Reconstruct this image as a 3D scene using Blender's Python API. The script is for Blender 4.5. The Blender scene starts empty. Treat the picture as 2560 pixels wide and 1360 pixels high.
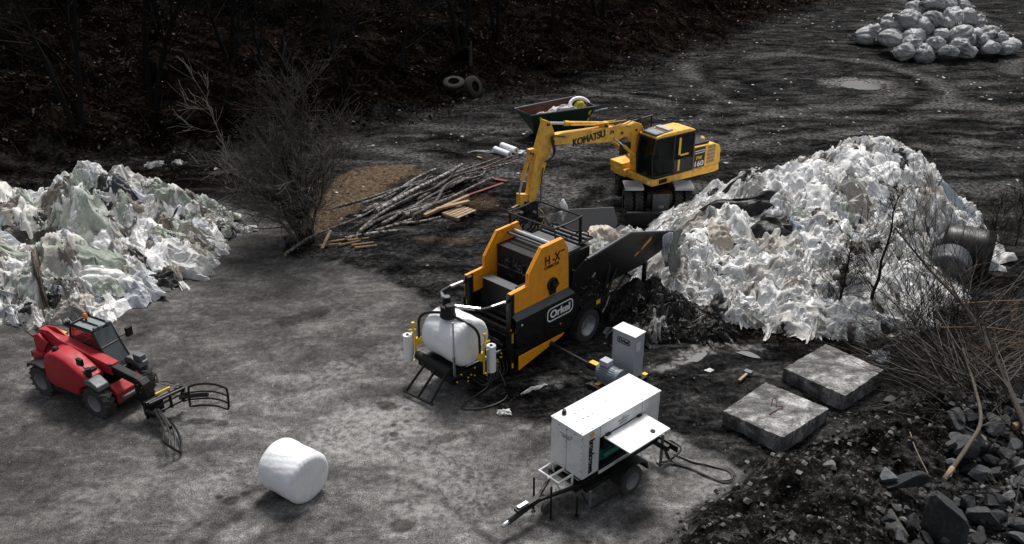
import bpy, math, random
import numpy as np
from mathutils import Vector, Matrix
R = math.radians
rnd = random.Random(7)
S = bpy.context.scene

# ------------------------------------------------ camera, sky, sun, exposure
cam_d = bpy.data.cameras.new("camera"); cam = bpy.data.objects.new("camera", cam_d)
S.collection.objects.link(cam); S.camera = cam
cam_d.sensor_width = 36; cam_d.lens = 36 * 2230 / 2560
cam_d.clip_start = .1; cam_d.clip_end = 1000
cam.location = (0, 0, 12.4); cam.rotation_euler = (R(90 - 25.9), 0, 0)
S.render.engine = 'CYCLES'
SUN_EL, SUN_AZ = 60, 12            # degrees; azimuth from +Y towards +X
w = bpy.data.worlds.new("World"); S.world = w; w.use_nodes = True
nt = w.node_tree; bg = nt.nodes['Background']
sky = nt.nodes.new('ShaderNodeTexSky'); sky.sky_type = 'NISHITA'; sky.sun_disc = False
sky.sun_elevation = R(SUN_EL); sky.sun_rotation = R(SUN_AZ); sky.dust_density = 4; sky.air_density = 1.2
hs = nt.nodes.new('ShaderNodeHueSaturation'); hs.inputs['Saturation'].default_value = .30
nt.links.new(sky.outputs[0], hs.inputs['Color']); nt.links.new(hs.outputs[0], bg.inputs['Color'])
bg.inputs['Strength'].default_value = .075
sd = bpy.data.lights.new("sun", 'SUN'); sd.energy = 2.3; sd.angle = R(14); sd.color = (1, .97, .93)
sun = bpy.data.objects.new("sun", sd); S.collection.objects.link(sun)
az, el = R(SUN_AZ), R(SUN_EL)
sv = Vector((math.sin(az) * math.cos(el), math.cos(az) * math.cos(el), math.sin(el)))
sun.rotation_euler = (-sv).to_track_quat('-Z', 'Y').to_euler()
S.view_settings.view_transform = 'Standard'; S.view_settings.look = 'None'
S.view_settings.gamma = 1; S.view_settings.exposure = 0.62

# ------------------------------------------------ numpy noise
def _h(ix, iy, iz, s):
    n = (ix * 374761393 + iy * 668265263 + iz * 2147483647 + s * 1274126177) & 0xffffffff
    n = ((n ^ (n >> 13)) * 1274126177) & 0xffffffff
    n = ((n ^ (n >> 16)) * 2246822519) & 0xffffffff
    return ((n ^ (n >> 15)) & 0xffff) / 65535.0
def vn(x, y, s=0, z=None):
    x = np.asarray(x, float); y = np.asarray(y, float)
    ix = np.floor(x).astype(np.int64); iy = np.floor(y).astype(np.int64)
    fx = x - ix; fy = y - iy; fx = fx * fx * (3 - 2 * fx); fy = fy * fy * (3 - 2 * fy)
    a = _h(ix, iy, 0, s); b = _h(ix + 1, iy, 0, s); c = _h(ix, iy + 1, 0, s); d = _h(ix + 1, iy + 1, 0, s)
    return (a + (b - a) * fx) * (1 - fy) + (c + (d - c) * fx) * fy
def fbm(x, y, o=4, s=0):
    t = 0; a = .5; n = 0
    for i in range(o):
        t = t + a * vn(x, y, s + i * 17); n += a; a *= .5; x = x * 2.03 + 3.1; y = y * 2.03 + 1.7
    return t / n                     # 0..1
def ridge(x, y, o=3, s=0):
    t = 0; a = .5; n = 0
    for i in range(o):
        t = t + a * (1 - np.abs(2 * vn(x, y, s + i * 13) - 1)); n += a; a *= .5; x = x * 2.1 + 5; y = y * 2.1 + 9
    return t / n
def sst(a, b, x):
    t = np.clip((x - a) / (b - a), 0, 1); return t * t * (3 - 2 * t)
def sdpoly(px, py, poly):            # signed distance, positive inside
    px = np.asarray(px, float); py = np.asarray(py, float)
    d = np.full(px.shape, 1e9); ins = np.zeros(px.shape, bool); n = len(poly)
    for i in range(n):
        ax, ay = poly[i]; bx, by = poly[(i + 1) % n]; ex, ey = bx - ax, by - ay
        t = np.clip(((px - ax) * ex + (py - ay) * ey) / (ex * ex + ey * ey + 1e-9), 0, 1)
        d = np.minimum(d, np.hypot(px - ax - t * ex, py - ay - t * ey))
        c = ((ay > py) != (by > py)) & (px < (bx - ax) * (py - ay) / (by - ay + 1e-12) + ax)
        ins ^= c
    return np.where(ins, d, -d)

# ------------------------------------------------ mesh helpers
def link(o, parent=None):
    S.collection.objects.link(o)
    if parent is not None: o.parent = parent
    return o
def tag(o, label=None, cat=None, group=None, kind=None):
    if label: o['label'] = label
    if cat: o['category'] = cat
    if group: o['group'] = group
    if kind: o['kind'] = kind
    return o
def thing(name, label, cat, loc=(0, 0, 0), rz=0, group=None):
    o = bpy.data.objects.new(name, None); o.location = loc; o.rotation_euler = (0, 0, R(rz))
    o.empty_display_size = .3; link(o); return tag(o, label, cat, group)
def npmesh(name, V, Fq, mat, parent=None, col=None, smooth=True, loc=None, cols=None):
    V = np.asarray(V, np.float32); Fq = np.asarray(Fq, np.int32)
    me = bpy.data.meshes.new(name); me.vertices.add(len(V)); me.vertices.foreach_set('co', V.ravel())
    k = Fq.shape[1]; me.loops.add(Fq.size); me.loops.foreach_set('vertex_index', Fq.ravel())
    me.polygons.add(len(Fq)); me.polygons.foreach_set('loop_start', np.arange(0, Fq.size, k, dtype=np.int32))
    me.polygons.foreach_set('loop_total', np.full(len(Fq), k, np.int32))
    me.polygons.foreach_set('use_smooth', np.full(len(Fq), smooth))
    me.update(calc_edges=True)
    for an, c in (cols or ({'col': col} if col is not None else {})).items():
        at = me.color_attributes.new(an, 'FLOAT_COLOR', 'POINT')
        c4 = np.ones((len(V), 4), np.float32); c4[:, :c.shape[1]] = c; at.data.foreach_set('color', c4.ravel())
    if mat: me.materials.append(mat)
    o = bpy.data.objects.new(name, me)
    if loc: o.location = loc
    return link(o, parent)
class MB:
    def __init__(s, xf=None): s.v = []; s.f = []; s.xf = xf
    def add(s, vs, fs, m=None):
        b = len(s.v)
        for p in vs:
            p = Vector(p); s.v.append(m @ p if m else p)
        s.f += [tuple(b + i for i in f) for f in fs]; return s
    def box(s, x0, x1, y0, y1, z0, z1, m=None):
        v = [(x, y, z) for z in (z0, z1) for y in (y0, y1) for x in (x0, x1)]
        return s.add(v, [(0, 2, 3, 1), (4, 5, 7, 6), (0, 1, 5, 4), (2, 6, 7, 3), (0, 4, 6, 2), (1, 3, 7, 5)], m)
    def prism(s, poly, a, b, ax='y', m=None):        # polygon in the other two axes, extruded a..b
        n = len(poly)
        def P3(p, t): return {'y': (p[0], t, p[1]), 'x': (t, p[0], p[1]), 'z': (p[0], p[1], t)}[ax]
        v = [P3(p, a) for p in poly] + [P3(p, b) for p in poly]
        f = [tuple(range(n)), tuple(range(2 * n - 1, n - 1, -1))] + [(i, i + n, (i + 1) % n + n, (i + 1) % n) for i in range(n)]
        return s.add(v, f, m)
    def tube(s, pts, r, n=8, closed=False, cap=True):
        pts = [Vector(p) for p in pts]; k = len(pts); rs = r if isinstance(r, (list, tuple)) else [r] * k
        u = None; b = len(s.v); rings = []
        for i, p in enumerate(pts):
            if closed: d = (pts[(i + 1) % k] - pts[i - 1])
            else: d = pts[min(i + 1, k - 1)] - pts[max(i - 1, 0)]
            d = d.normalized() if d.length > 1e-9 else Vector((0, 0, 1))
            if u is None:
                u = d.orthogonal().normalized()
            u = (u - d * u.dot(d)); u = u.normalized() if u.length > 1e-6 else d.orthogonal().normalized()
            w_ = d.cross(u)
            for j in range(n):
                t = 2 * math.pi * j / n; s.v.append(p + (u * math.cos(t) + w_ * math.sin(t)) * rs[i])
        for i in range(k if closed else k - 1):
            for j in range(n):
                a = b + i * n + j; c = b + i * n + (j + 1) % n; i2 = (i + 1) % k
                s.f.append((a, c, b + i2 * n + (j + 1) % n, b + i2 * n + j))
        if cap and not closed:
            s.f.append(tuple(b + j for j in range(n - 1, -1, -1))); s.f.append(tuple(b + (k - 1) * n + j for j in range(n)))
        return s
    def cyl(s, p0, p1, r, n=24, r2=None): return s.tube([p0, p1], [r, r if r2 is None else r2], n)
    def lathe(s, prof, o, d, n=32, caps=True):                  # prof = (t along d, radius)
        o = Vector(o); d = Vector(d).normalized(); u = d.orthogonal().normalized(); w_ = d.cross(u); b = len(s.v); k = len(prof)
        for t, r in prof:
            for j in range(n):
                a = 2 * math.pi * j / n; s.v.append(o + d * t + (u * math.cos(a) + w_ * math.sin(a)) * r)
        for i in range(k - 1):
            for j in range(n):
                s.f.append((b + i * n + j, b + i * n + (j + 1) % n, b + (i + 1) * n + (j + 1) % n, b + (i + 1) * n + j))
        if not caps: return s
        if prof[0][1] > 1e-4: s.f.append(tuple(b + j for j in range(n - 1, -1, -1)))
        if prof[-1][1] > 1e-4: s.f.append(tuple(b + (k - 1) * n + j for j in range(n)))
        return s
    def build(s, name, mat, parent=None, bev=0, ang=35, loc=None, label=None, sub=0):
        me = bpy.data.meshes.new(name); vs = [tuple(s.xf @ v if s.xf else v) for v in s.v]
        me.from_pydata(vs, [], s.f); me.update()
        import bmesh
        bm = bmesh.new(); bm.from_mesh(me); bmesh.ops.recalc_face_normals(bm, faces=bm.faces); bm.to_mesh(me); bm.free()
        me.polygons.foreach_set('use_smooth', [True] * len(me.polygons)); me.set_sharp_from_angle(angle=R(ang))
        me.materials.append(mat); o = bpy.data.objects.new(name, me)
        if loc: o.location = loc
        link(o, parent)
        if bev:
            b = o.modifiers.new('bevel', 'BEVEL'); b.width = bev; b.segments = 2; b.limit_method = 'ANGLE'; b.angle_limit = R(40)
        if sub:
            b = o.modifiers.new('sub', 'SUBSURF'); b.levels = sub; b.render_levels = sub
        if label: o['label'] = label
        return o
def arc(c, r, a0, a1, n, ax='y'):
    out = []
    for i in range(n):
        t = R(a0 + (a1 - a0) * i / (n - 1)); p = (c[0] + r * math.cos(t), c[1] + r * math.sin(t)); out.append(p)
    return out
def smooth_path(pts, n=6):                           # Catmull-Rom through points
    P = [Vector(p) for p in pts]; P = [2 * P[0] - P[1]] + P + [2 * P[-1] - P[-2]]; out = []
    for i in range(1, len(P) - 2):
        for k in range(n):
            t = k / n; a, b, c, d = P[i - 1], P[i], P[i + 1], P[i + 2]
            out.append(.5 * ((2 * b) + (c - a) * t + (2 * a - 5 * b + 4 * c - d) * t * t + (3 * b - a - 3 * c + d) * t ** 3))
    out.append(P[-2]); return out
def text(name, body, mat, parent, loc, rot, width, height=None, ex=.003, off=.0, shear=0):
    cu = bpy.data.curves.new(name, 'FONT'); cu.body = body; cu.size = 1; cu.extrude = .01; cu.offset = off; cu.shear = shear
    cu.align_x = 'CENTER'; cu.align_y = 'CENTER'
    cu.offset = 0; t = bpy.data.objects.new(name, cu); S.collection.objects.link(t)
    dg = bpy.context.evaluated_depsgraph_get(); me = bpy.data.meshes.new_from_object(t.evaluated_get(dg))
    bpy.data.objects.remove(t); n = len(me.vertices); co = np.zeros(n * 3, np.float32); me.vertices.foreach_get('co', co)
    co = co.reshape(-1, 3); lo = co.min(0); hi = co.max(0); co = co - (lo + hi) / 2; sx = width / (hi[0] - lo[0])
    sy = (height / (hi[1] - lo[1])) if height else sx; co[:, 0] *= sx; co[:, 1] *= sy; co[:, 2] *= ex / .01
    tri = []
    for p in me.polygons:
        v = list(p.vertices); tri += [(v[0], v[k], v[k + 1]) for k in range(1, len(v) - 1)]
    bo = off * 1.6 * (hi[1] - lo[1]) * sy; V = []; Fq = []
    for k, (dx, dy) in enumerate(((0, 0), (1, 0), (-1, 0), (.7, .7), (-.7, .7), (.7, -.7), (-.7, -.7)) if off > 0 else ((0, 0),)):
        V.append(co + np.array((dx * bo, dy * bo * .6, k * .0004))); Fq += [tuple(i + k * n for i in f) for f in tri]
    bpy.data.meshes.remove(me); me = bpy.data.meshes.new(name); me.from_pydata(np.concatenate(V).tolist(), [], Fq); me.update(); me.materials.append(mat)
    o = bpy.data.objects.new(name, me); o.location = loc; o.rotation_euler = rot; return link(o, parent)

# ------------------------------------------------ materials
def newmat(name):
    m = bpy.data.materials.new(name); m.use_nodes = True; return m, m.node_tree, m.node_tree.nodes['Principled BSDF']
def N(t, ty, **k):
    n = t.nodes.new('ShaderNode' + ty)
    for a, b in k.items():
        if a in n.inputs: n.inputs[a].default_value = b
        else: setattr(n, a, b)
    return n
def noise(t, co, scale, detail=4, rough=.55, dist=0):
    n = N(t, 'TexNoise'); n.inputs['Scale'].default_value = scale; n.inputs['Detail'].default_value = detail
    n.inputs['Roughness'].default_value = rough; n.inputs['Distortion'].default_value = dist
    t.links.new(co, n.inputs['Vector']); return n.outputs['Fac']
def ramp(t, x, *st):
    n = N(t, 'ValToRGB'); e = n.color_ramp.elements
    while len(e) < len(st): e.new(.5)
    for q, (p, c) in zip(e, st):
        q.position = p; q.color = (c, c, c, 1) if isinstance(c, (int, float)) else (*c, 1)
    t.links.new(x, n.inputs[0]); return n.outputs[0]
def mix(t, f, a, b, mode='MIX'):
    n = N(t, 'Mix'); n.data_type = 'RGBA'; n.blend_type = mode
    for i, x in ((0, f), (6, a), (7, b)):
        if isinstance(x, (int, float)): n.inputs[i].default_value = x if i == 0 else (x, x, x, 1)
        elif isinstance(x, tuple): n.inputs[i].default_value = (*x, 1)
        else: t.links.new(x, n.inputs[i])
    return n.outputs[2]
def mth(t, op, a, b=0.0):
    n = N(t, 'Math'); n.operation = op
    for i, x in ((0, a), (1, b)):
        if isinstance(x, (int, float)): n.inputs[i].default_value = x
        else: t.links.new(x, n.inputs[i])
    return n.outputs[0]
def bump(t, b, h, st=.3, d=.01):
    n = N(t, 'Bump'); n.inputs['Strength'].default_value = st; n.inputs['Distance'].default_value = d
    t.links.new(h, n.inputs['Height']); t.links.new(n.outputs[0], b.inputs['Normal'])
def pm(name, c, rough=.5, metal=0, var=.15, dirt=(.05, .045, .04), da=.3, ds=3, bst=.15, bs=60, spec=.5, coat=0, mud=0):
    m, t, b = newmat(name); co = N(t, 'TexCoord').outputs['Object']
    n1 = noise(t, co, ds, 6, .65); n2 = noise(t, co, 45, 3)
    c1 = mix(t, n2, tuple(x * (1 - var) for x in c), tuple(min(1, x * (1 + var)) for x in c))
    f = ramp(t, n1, (.45, 0.0), (.8, da)); c2 = mix(t, f, c1, dirt)
    if mud:
        sp = N(t, 'SeparateXYZ'); t.links.new(co, sp.inputs[0]); c2 = mix(t, mth(t, 'MULTIPLY', ramp(t, mth(t, 'ADD', sp.outputs[2], mth(t, 'MULTIPLY', noise(t, co, 7, 5, .7), .9)), (.55, 1.0), (1.15, 0.0)), mud), c2, (.075, .07, .064))
    t.links.new(c2, b.inputs['Base Color'])
    b.inputs['Metallic'].default_value = metal; b.inputs['Specular IOR Level'].default_value = spec
    if coat: b.inputs['Coat Weight'].default_value = coat; b.inputs['Coat Roughness'].default_value = .15
    t.links.new(ramp(t, n1, (.3, rough * .8), (.8, min(1, rough * 1.4))), b.inputs['Roughness'])
    bump(t, b, noise(t, co, bs, 4), bst); return m
M = {}
M['orange'] = pm('orange paint', (.92, .34, .012), .45, var=.16, dirt=(.25, .11, .02), da=.4, ds=5, coat=.1)
M['yellow'] = pm('yellow machine paint', (.86, .47, .055), .5, var=.16, dirt=(.17, .10, .04), da=.75, ds=4)
M['yellow_bright'] = pm('warning yellow', (.75, .48, .02), .5, da=.2)
M['red'] = pm('red machine paint', (.42, .012, .022), .5, var=.22, dirt=(.10, .065, .06), da=.8, ds=7, spec=.35, mud=.9)
M['black'] = pm('black steel', (.006, .006, .0065), .4, var=.4, dirt=(.04, .038, .034), da=.3, ds=7, spec=.35)
M['blackdull'] = pm('dull black', (.009, .009, .0095), .6, var=.4, dirt=(.045, .042, .038), da=.45, ds=7, spec=.3)
M['rubber'] = pm('tyre rubber', (.024, .024, .024), .8, mud=.5, var=.3, dirt=(.09, .082, .072), da=.6, ds=5, bst=.4)
M['grey'] = pm('grey steel', (.11, .12, .135), .45, var=.15, da=.3)
M['darkgrey'] = pm('dark grey sheet', (.045, .05, .06), .5, var=.2, da=.3)
M['plate'] = pm('worn steel plate', (.085, .088, .092), .55, var=.35, dirt=(.12, .115, .11), da=.5, ds=8)
M['lightgrey'] = pm('light grey enamel', (.40, .43, .47), .4, var=.06, da=.15)
M['rimgrey'] = pm('dusty rim', (.20, .20, .21), .6, var=.2, da=.5)
M['motor'] = pm('motor grey', (.17, .2, .23), .45, var=.1, da=.3)
M['white'] = pm('white enamel', (.72, .73, .74), .45, var=.05, dirt=(.30, .29, .27), da=.5, ds=3.5)
M['silver'] = pm('bright steel', (.55, .56, .58), .28, metal=.9, var=.1, da=.15)
M['zinc'] = pm('zinc rim', (.38, .39, .42), .4, metal=.5, var=.15, da=.4)
M['ledwhite'] = pm('lamp glass', (.75, .77, .8), .25, var=.03, da=.1)
M['film'] = pm('stretch film white', (.80, .82, .84), .38, var=.03, dirt=(.6, .61, .62), da=.5, ds=5, bst=.5, bs=30)
M['rust'] = pm('rusty steel', (.10, .035, .022), .8, var=.4, dirt=(.03, .015, .012), da=.8, ds=5, bst=.5)
M['green'] = pm('dark green paint', (.008, .035, .022), .5, var=.3, da=.25)
M['teal'] = pm('green engine paint', (.01, .16, .11), .5, da=.5)
M['amber'] = pm('amber lens', (.8, .2, .01), .3, da=0)
M['hiviz'] = pm('reflective yellow', (.65, .85, .03), .4, da=.1)
M['redmark'] = pm('reflective red', (.5, .02, .01), .4, da=.1)
M['ink'] = pm('black lettering', (.006, .006, .007), .5, da=.05)
M['letters'] = pm('white lettering', (.75, .76, .78), .5, var=.03, da=.05)
M['hose'] = pm('rubber hose', (.02, .02, .02), .5, da=.2)
M['wood'] = pm('pale sawn wood', (.33, .235, .14), .75, var=.25, dirt=(.10, .08, .06), da=.7, ds=6, bst=.5)
M['redwood'] = pm('red painted wood', (.16, .03, .025), .7, da=.6)
M['seat'] = pm('seat fabric', (.03, .03, .035), .9)
m, t, b = newmat('tinted glass'); b.inputs['Base Color'].default_value = (.10, .13, .135, 1); b.inputs['Roughness'].default_value = .03
b.inputs['Specular IOR Level'].default_value = .5; b.inputs['Transmission Weight'].default_value = .95; b.inputs['IOR'].default_value = 1.12
M['glass'] = m
m, t, b = newmat('dusty roof glass'); b.inputs['Base Color'].default_value = (.22, .25, .27, 1); b.inputs['Roughness'].default_value = .3; M['glass2'] = m
m, t, b = newmat('sky-reflecting glass'); b.inputs['Base Color'].default_value = (.045, .06, .065, 1); b.inputs['Roughness'].default_value = .12; b.inputs['Specular IOR Level'].default_value = 1; b.inputs['Transmission Weight'].default_value = .25; M['glass3'] = m
def attrmat(name, rough, bs=14, bst=.6, bd=.03, var=.25, dirt=(.16, .12, .08), da=.4, trans=0, vlo=.45, spec=.5, ridged=False):
    m, t, b = newmat(name); co = N(t, 'TexCoord').outputs['Object']; a = N(t, 'Attribute', attribute_name='col').outputs['Color']
    n1 = noise(t, co, 3.2, 5, .7); n2 = noise(t, co, bs, 5, .6, 1.2); n3 = noise(t, co, bs * 2.6, 3, .6, 2)
    c = mix(t, ramp(t, n2, (.3, 0.0), (.7, 1.0)), mix(t, 1.0, a, (1 - var,) * 3, 'MULTIPLY'), a)
    c = mix(t, ramp(t, n1, (vlo, 0.0), (.8, da)), c, dirt); t.links.new(c, b.inputs['Base Color'])
    b.inputs['Roughness'].default_value = rough; b.inputs['Specular IOR Level'].default_value = spec
    h = mth(t, 'ADD', n2, mth(t, 'MULTIPLY', n3, .5))
    if ridged:
        r_ = N(t, 'TexNoise'); r_.noise_type = 'RIDGED_MULTIFRACTAL'; r_.inputs['Scale'].default_value = bs; r_.inputs['Detail'].default_value = 3; r_.inputs['Distortion'].default_value = .6; t.links.new(co, r_.inputs['Vector']); h = mth(t, 'MULTIPLY', r_.outputs['Fac'], .5)
    bump(t, b, h, bst, bd); return m
M['plastic'] = attrmat('crumpled plastic film', .5, dirt=(.11, .10, .09), da=.6, vlo=.47, var=.2, bs=7, bst=.9, bd=.045, spec=.28, ridged=True)
M['sack'] = attrmat('grey plastic sack', .5, spec=.25, bs=4, bst=1.0, bd=.12, var=.45, ridged=True, da=.5, dirt=(.12, .11, .10))
M['bark'] = attrmat('bark', .9, spec=.05, bs=22, bst=.8, bd=.01, var=.5, da=0)
M['rock'] = attrmat('rock', .8, spec=.2, bs=10, bst=.7, bd=.03, var=.5, dirt=(.25, .25, .25), da=.3, vlo=.55)
M['litter'] = attrmat('leaf litter', .9, spec=.03, bs=20, da=0)
# birch log: white rings on dark bark
m, t, b = newmat('birch bark'); co = N(t, 'TexCoord').outputs['Object']; a = N(t, 'Attribute', attribute_name='col').outputs['Color']
nn = noise(t, co, 9, 5, .7, .6)
t.links.new(mix(t, ramp(t, nn, (.47, 0.0), (.56, 1.0)), (.022, .018, .016), a), b.inputs['Base Color']); b.inputs['Roughness'].default_value = .8
bump(t, b, nn, .4); M['birch'] = m
# concrete
m, t, b = newmat('cast concrete'); co = N(t, 'TexCoord').outputs['Object']
mp = N(t, 'Mapping'); mp.inputs['Rotation'].default_value = (0, 0, R(45)); mp.inputs['Scale'].default_value = (1, 1.9, 1); t.links.new(co, mp.inputs[0])
na = noise(t, mp.outputs[0], 1.3, 6, .62, .4); nb = noise(t, co, 22, 5, .7)
c = ramp(t, na, (.36, .07), (.47, .17), (.56, .32), (.66, .60)); c = mix(t, ramp(t, noise(t, co, 2.1, 5, .65), (.5, 0.0), (.62, .75)), c, (.035, .033, .03)); c = mix(t, ramp(t, nb, (.42, 1.0), (.6, 0.0)), c, mix(t, 1.0, c, (.45, .43, .41), 'MULTIPLY'))
t.links.new(c, b.inputs['Base Color']); b.inputs['Roughness'].default_value = .85; bump(t, b, nb, .6, .02); M['concrete'] = m
# still puddle water
def water(name, c):
    m, t, b = newmat(name); b.inputs['Base Color'].default_value = (*c, 1); b.inputs['Roughness'].default_value = .12
    bump(t, b, noise(t, N(t, 'TexCoord').outputs['Object'], 3, 2), .1, .005); return m
M['puddle'] = water('muddy water', (.045, .034, .024)); M['painted_sheen'] = water('water with painted reflection', (.15, .15, .155))  # second water: sky reflection painted in as a pale grey base

# ------------------------------------------------ terrain
FOOT = [(-90, 22), (-40, 27.5), (-20.9, 34.5), (-13.9, 37.6), (-7.5, 41.5), (-2.7, 45.8), (5.1, 51.6), (13.8, 61), (22.9, 74), (45, 96), (90, 110)]
PAV = [(-30, 9), (-30, 28), (-15, 31), (-11, 31.6), (-10.3, 31), (-8.1, 29.2), (-7.7, 26.7), (-5.7, 26.3), (-4.6, 25.5), (-2.75, 23.7), (-1.7, 22.3), (-.9, 19.5), (-1.1, 18.2), (.4, 17.5), (2.1, 16.8), (2.9, 17.4), (3.4, 17.1), (4.6, 16.2), (5.0, 15.3), (4.2, 14.5), (3.6, 13.9), (3.1, 13.2), (2.6, 12), (2, 9)]
SAND = [(-7.7, 30.3), (-7.7, 33), (-6.2, 35.6), (-4.2, 36), (-3.8, 34.8), (-4.9, 32.8), (-5.8, 30.5), (-6.6, 28.4), (-7.6, 28.2)]
BERM = [(2.2, 11), (3.6, 14), (4.9, 15.0), (5.3, 15.8), (6.4, 16.0), (7.8, 17.3), (9.8, 18.4), (12, 19.5), (12.5, 17), (8.4, 15), (7.6, 13.3), (6.8, 11)]
ROCKS = [(6.9, 11), (7.2, 13.6), (8.3, 14.6), (9.2, 15.6), (10.2, 17.2), (14, 18.5), (18, 18), (18, 10)]
def zt(x, y, fine=True):
    x = np.asarray(x, float); y = np.asarray(y, float)
    fx = [p[0] for p in FOOT]; fy = [p[1] for p in FOOT]
    d = (y - np.interp(x, fx, fy)) * .72
    d2 = d + (fbm(x * .35, y * .35, 3, 5) - .5) * 3
    sl = np.interp(x, [-25, 0, 25, 60], [.62, .5, .34, .3])
    z = np.where(d2 > 0, sl * (np.sqrt(d2 * d2 + .8) - .9), 0); z = np.maximum(z, 0)
    hill = sst(0, 4, d2)
    z = z + hill * (fbm(x * .5, y * .5, 4, 9) - .5) * 1.6
    pav = sst(-.5, .6, sdpoly(x, y, PAV))
    z = z + (1 - pav) * (1 - hill) * ((fbm(x * .6, y * .9, 4, 21) - .5) * .22 + (fbm(x * 2.1, y * 2.1, 3, 22) - .5) * .07)
    bm_ = sdpoly(x, y, BERM); z = z + sst(-.4, 1.3, bm_) * (.30 + 1.1 * fbm(x * 1.1, y * 1.1, 4, 31)) * .95
    if fine:
        z = z + sst(-.3, .3, bm_) * (fbm(x * 4, y * 4, 4, 33) - .5) * .36
        z = z + (1 - pav) * (1 - hill) * (ridge(x * 2.2 + y * 1.2, y * 3 - x * 2, 4, 41) - .5) * .06
        z = z + pav * (fbm(x * 1.3, y * 1.3, 3, 51) - .5) * .015
    rk = sst(-.2, .8, sdpoly(x, y, ROCKS)); z = z - rk * .25 + rk * fbm(x * 1.5, y * 1.5, 3, 61) * .3
    return z
_gx = np.arange(-46, 46, .12); _gy = np.arange(11, 96, .12); _GX, _GY = np.meshgrid(_gx, _gy, indexing='ij'); _GZ = zt(_GX.ravel(), _GY.ravel()).reshape(_GX.shape)
def bil(G, x0, y0, st, x, y):
    fx = np.clip((np.asarray(x, float) - x0) / st, 0, G.shape[0] - 2.001); fy = np.clip((np.asarray(y, float) - y0) / st, 0, G.shape[1] - 2.001)
    i = fx.astype(int); j = fy.astype(int); u = fx - i; v = fy - j
    return (G[i, j] * (1 - u) + G[i + 1, j] * u) * (1 - v) + (G[i, j + 1] * (1 - u) + G[i + 1, j + 1] * u) * v
def Z(x, y): return float(bil(_GZ, -46, 11, .12, x, y))
def ell(x, y, L):                   # soft irregular blotches (x, y, rx, ry, rot deg, strength)
    o = np.zeros(x.shape)
    wx = x + (fbm(x * 2.2, y * 2.2, 4, 71) - .5) * .7; wy = y + (fbm(x * 2.2, y * 2.2, 4, 72) - .5) * .7
    for cx, cy, rx, ry, a, s in L:
        k = min(1, rx * .8); qx = x + (wx - x) * k; qy = y + (wy - y) * k
        c, q = math.cos(R(a)), math.sin(R(a)); u = (qx - cx) * c + (qy - cy) * q; v = -(qx - cx) * q + (qy - cy) * c
        o = np.maximum(o, s * (1 - sst(.55, 1.15, np.hypot(u / rx, v / ry))))
    return o
SPOTS = [(-3.06, 18.08, .33, .22, -20, 1), (-2.75, 16.95, .14, .13, 0, 1), (-2.8, 17.3, .09, .08, 0, .8), (-2.5, 17.45, .1, .07, 0, .8), (-2.55, 17.95, .12, .08, 0, .8),
         (-5.87, 14.65, .24, .16, 20, 1), (-5.62, 14.85, .14, .1, 20, 1), (-6.15, 14.75, .12, .08, 0, .9), (-2.2, 17.0, .2, .1, 0, .7), (-3.6, 15.9, .14, .07, 30, .7),
         (-6.1, 22.5, 1.1, .35, 20, .95), (-5.2, 23.2, .9, .3, 25, .8), (-6.9, 24.6, 1.5, .3, 15, .6), (-8.5, 22.2, .9, .25, 20, .5),
         (-1.35, 17.3, .35, .35, 0, .6), (-9.6, 16.9, 1.4, .5, -25, .55), (-4.4, 13.4, .8, .4, 0, .25), (-2.2, 13.9, .3, .25, 0, .9), (-1.6, 16.7, .5, .2, 30, .75),
         (.2, 17.9, 1.7, .8, 20, .6), (1.0, 16.8, 1.0, .35, 30, .6), (2.6, 14.0, .5, .3, 40, .6), (2.3, 13.5, .25, .2, 0, .5), (1.0, 14.3, .8, .4, 40, .45), (3.6, 15.3, .9, .35, 60, .4)]
LIGHT = [(-3.4, 17.2, 1.7, 1.2, 30, .8), (-4.6, 19.3, 1.2, .8, 40, .5), (-1.6, 15.2, 1.4, 1.6, 40, .6), (-8.5, 14.6, 1.3, .5, 20, .5), (-6.3, 15.4, .5, .25, 20, .7), (2.9, 15.9, .5, .4, 0, .9), (3.4, 16.7, .7, .4, 0, .6),
         (.25, 17.2, .35, .18, 30, .7), (-.4, 18.9, .5, .5, 0, .0), (.9, 19.0, .5, .35, -20, .5), (-1.4, 16.7, .5, .5, 0, .5), (4.2, 15.3, .8, .5, 50, .6), (-2.5, 20.5, 1.5, .8, 0, .45), (1.3, 13.3, 1.6, .5, 10, .4),
         (28.5, 42, 2.6, 1.0, -20, .6), (35, 46, 3, 2, 0, .5), (24, 43, 1.5, 1, 0, .35), (19.5, 50, 2.3, 1.3, 0, .8), (1.7, 33, 1.2, 2.2, 0, .35), (19, 33, 2.4, 1, 0, .3), (14.5, 40, 5, .5, 12, .3), (16, 45, 5, .5, 16, .3), (8, 39, 4, .6, 25, .25),
         (4.7, 20.35, 1.5, .33, 35, .9), (6.2, 20.9, .8, .2, 0, .7), (21, 39, 1.2, .6, 0, .4), (20, 37, .8, .4, 0, .5)]  # first two: sky shine of the wet streak, painted as pale ground
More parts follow.
